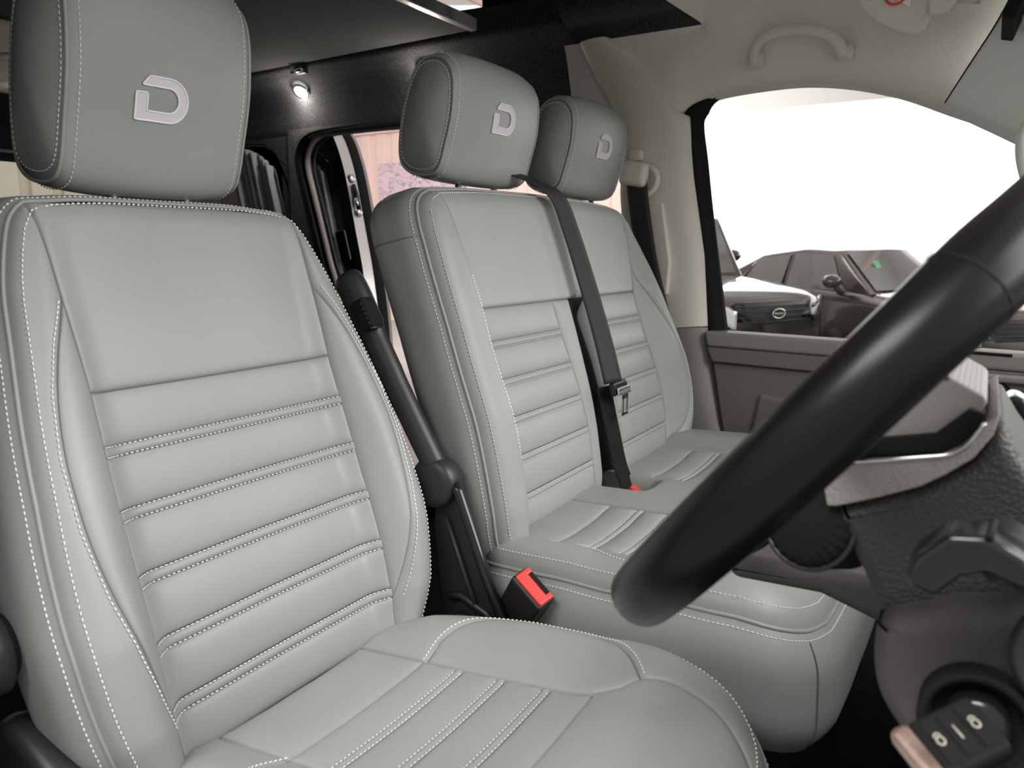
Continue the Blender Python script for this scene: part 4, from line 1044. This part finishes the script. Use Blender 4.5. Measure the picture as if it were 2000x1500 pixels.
# ------------------------------------------------------------------ parked cars
def car(name, pos, yaw, L, Wd, Hh, hood, roofx, paint, label, tum=.20, mir=(-.42, .12)):
    """local x forward (front at 0, rear at -L), y left, z up from ground"""
    e = empty(name, (pos[0], pos[1], GZ), label, 'car')
    ca, sa = cos(yaw), sin(yaw)
    T = lambda p: (pos[0]+p[0]*ca-p[1]*sa, pos[1]+p[0]*sa+p[1]*ca, GZ+p[2])
    hw = Wd/2
    xs = [0, -.05, -.18, -.4, -.8, -1.15, -1.5, -2.2, -3.2, L*-.9, -L+.08, -L]
    ht = [hood-.32, hood-.17, hood-.09, hood-.05, hood, hood+.03, hood+.05, hood+.07, hood+.08, hood+.08, hood+.02, hood-.2]
    wt = [.72, .84, .92, .965, .99, 1, 1, 1, 1, .98, .92, .82]
    X = np.linspace(0, -L, 46); X[1:6] = [-.03, -.08, -.15, -.25, -.36]
    g = []
    for x in X:
        h = np.interp(-x, [-v for v in xs], ht); w = np.interp(-x, [-v for v in xs], wt)*hw
        sec = [(-w*.93, .22), (-w*.985, .40), (-w, .58), (-w*.985, h-.14), (-w*.95, h-.05), (-w*.86, h-.005), (-w*.55, h+.018), (0, h+.025)]
        sec = sec+[(-y, z) for y, z in sec[-2::-1]]
        g.append([T((x, y, z)) for y, z in cr(sec, 2)])
    mb = MB().grid(g); n = len(g[0]); mb.f.append(tuple(range(n))); mb.f.append(tuple(range(len(mb.v)-1, len(mb.v)-n-1, -1)))
    body = mb.build('body', paint, e)
    # greenhouse
    x0, x1, x2, x3 = roofx      # base of screen, front of roof, rear of roof, base of rear screen
    base = hood+.02; g = []; top = []
    def roofz(x): return np.interp(-x, [-x0, -x1, -(x1+x2)/2-.1, -x2, -x3], [base, Hh-.03, Hh, Hh-.07, base+.05])
    xs2 = np.r_[np.linspace(x0, x1, 9), np.linspace(x1, x2, 10)[1:], np.linspace(x2, x3, 8)[1:]]
    for x in xs2:
        z = roofz(x); f = (z-base)/(Hh-base+1e-6); wb = hw*.93; wr = hw*(.93-tum*f)
        sec = [(-wb, base-.06), (-(wb*.4+wr*.6), base+(z-base)*.6), (-wr-.005, z-.05*f), (-wr*.9, z-.012*f), (-wr*.5, z+.012*f), (0, z+.018*f)]
        sec = sec+[(-y, zz) for y, zz in sec[-2::-1]]
        g.append([T((x, y, zz)) for y, zz in cr(sec, 3)])
    MB().grid(g).build('roof_shell', paint, e)
    # glass panes laid just proud of the shell
    def sidept(x, f, s_, o=.006):
        zr = roofz(x); z = base+(zr-.055-base)*f*.97
        ff = (z-base)/(Hh-base+1e-6); y = hw*(.93-tum*ff*.98)+o
        return T((x, s_*y, z))
    def pane(nm, quad, s_):
        g = []
        for u in np.linspace(0, 1, 9):
            r = []
            for v in np.linspace(.06, 1, 7):
                xa = quad[0]+(quad[1]-quad[0])*u; xb = quad[2]+(quad[3]-quad[2])*u
                r.append(sidept(xa+(xb-xa)*v, v, s_, .008))
            g.append(r)
        return MB().grid(g).build(nm, CARGLASS2, e)
    mid = (x1+x2)/2-.05
    for s_ in (-1, 1):
        pane('side_window', (x0-.30, mid+.03, x1-.06, mid+.03), s_)
        pane('side_window', (mid-.06, x2-.28, mid-.06, x2-.02), s_)
        pane('quarter_window', (x2-.34, x3+.30, x2-.10, x2-.04), s_)
    g = []
    for v in np.linspace(.05, .93, 8):
        x = x0+(x1-x0)*v; z = roofz(x); f = (z-base)/(Hh-base); wr = hw*(.93-tum*f)*.90
        nrm = Vector((.5, 0, .8)).normalized()*.012
        g.append([T((x+nrm.x-.05*(abs(u))**2*.0, wr*u, z+nrm.z+.018*f*(1-abs(u)) + .008*(1-u*u))) for u in np.linspace(-1, 1, 13)])
    MB().grid(g).build('windscreen', CARGLASS2, e)
    for s_ in (-1, 1):
        mr = lathe_geo([(0, .10), (.05, .09), (.085, .04), (.09, 0), (.07, -.03), (0, -.04)], (0, 0, 0), (1, 0, 0), 20)
        mo = mk('mirror', [T((x0+mir[0]+p[0]*.9, s_*(hw*.93+.16)+p[1]*1.35, base+mir[1]+p[2]*.85)) for p in mr.v], mr.f, paint, e)
        tube('mirror_arm', [T((x0+mir[0]-.02, s_*hw*.93, base-.02)), T((x0+mir[0]-.01, s_*(hw*.93+.10), base+mir[1]-.05))], .03, CARG, mo)
        for xw in (-.85, -L+.85):
            c = T((xw, s_*(hw-.09), .34)); ax = (-sa*s_, ca*s_, 0)
            wl = lathe('wheel', [(.20, -.02), (.34, -.05), (.34, .09), (.31, .11), (.22, .10), (.20, .05), (0, .06)], c, ax, TYRE, e, n=28)
            lathe('wheel_rim', [(.21, .085), (.20, .06), (.05, .075), (0, .08)], c, ax, STEEL, wl, n=20)
        # headlight: wraps the corner
        g = []
        for u in np.linspace(0, 1, 7):
            ang = u*1.15; x = -.035-.16*(1-cos(ang))*1.25; y = s_*(hw*.58+hw*.30*u)
            hh = np.interp(-x, [-v for v in xs], ht)
            g.append([T((x+.03-.10*t*0, y, hh-.03-.17*t)) for t in np.linspace(0, 1, 5)])
        hl = MB().grid(g).build('headlight', LENS, e)
        so_ = hl.modifiers.new('s', 'SOLIDIFY'); so_.thickness = .03
        tube('headlight_rim', [g[k][0] for k in range(7)]+[g[6][k] for k in range(5)]+[g[k][4] for k in range(6, -1, -1)], .010, CARG, hl, n=6)
    gz = hood-.27
    gr = MB()
    g = [[T((.012-.03*abs(u)**2, u*hw*.56, gz+.10-.22*t)) for t in np.linspace(0, 1, 5)] for u in np.linspace(-1, 1, 9)]
    gp = MB().grid(g).build('grille', CARG, e); so_ = gp.modifiers.new('s', 'SOLIDIFY'); so_.thickness = .02
    for k in range(4):
        tube('grille_bar', [T((.026-.03*abs(u)**2, u*hw*.55, gz+.06-.05*k)) for u in np.linspace(-1, 1, 9)], .007, CARG, gp, n=6)
    return e, T, base, body
CARGLASS2 = mat('tinted_glazing', (.10, .105, .10), .08, coat=1.0, spec=.8)
h1 = math.atan2(-.43, .90)
lr, T1, b1, body1 = car('black_suv', (-1.74, 7.75), h1, 4.6, 1.98, 1.86, 1.13, (-1.22, -1.50, -3.6, -4.4), CARB, 'black off-roader with oval front badge nearest the passenger window', tum=.12, mir=(-.30, .24))
bd = tube('oval_badge', [T1((.045, .0+.09*cos(t), .845+.045*sin(t))) for t in np.linspace(0, 2*pi, 32, endpoint=False)], .008, CHROME, lr, n=8, closed=True)
tube('badge_script', [T1((.05, y, .845+.010*((-1)**k))) for k, y in enumerate(np.linspace(-.06, .06, 10))], .005, CHROME, bd, n=6)
mk('tax_sticker', [T1((-1.42, .52, 1.28)), T1((-1.42, .66, 1.27)), T1((-1.50, .64, 1.38)), T1((-1.50, .50, 1.39))], [(0, 1, 2, 3)], YELL, lr, smooth=False)
mk('screen_label', [T1((-1.36, -.05, 1.22)), T1((-1.36, .12, 1.22)), T1((-1.44, .10, 1.36)), T1((-1.44, -.04, 1.36))], [(0, 1, 2, 3)], GREEN, lr, smooth=False)
hb, T2, b2, body2 = car('dark_hatchback', (.32, 8.74), math.atan2(-.647, .763), 4.1, 1.78, 1.49, .98, (-1.05, -1.75, -3.1, -3.95), CARP, 'dark brown hatchback parked outside with folded-out door mirror')
mk('screen_label', [T2((-1.36, .10, 1.19)), T2((-1.36, .26, 1.19)), T2((-1.46, .20, 1.31)), T2((-1.46, .20, 1.31))], [(0, 1, 2)], PAPER, hb, smooth=False)
mk('tax_sticker', [T2((-1.36, -.45, 1.2)), T2((-1.36, -.37, 1.2)), T2((-1.48, -.37, 1.34)), T2((-1.48, -.45, 1.34))], [(0, 1, 2, 3)], GREEN, hb, smooth=False)
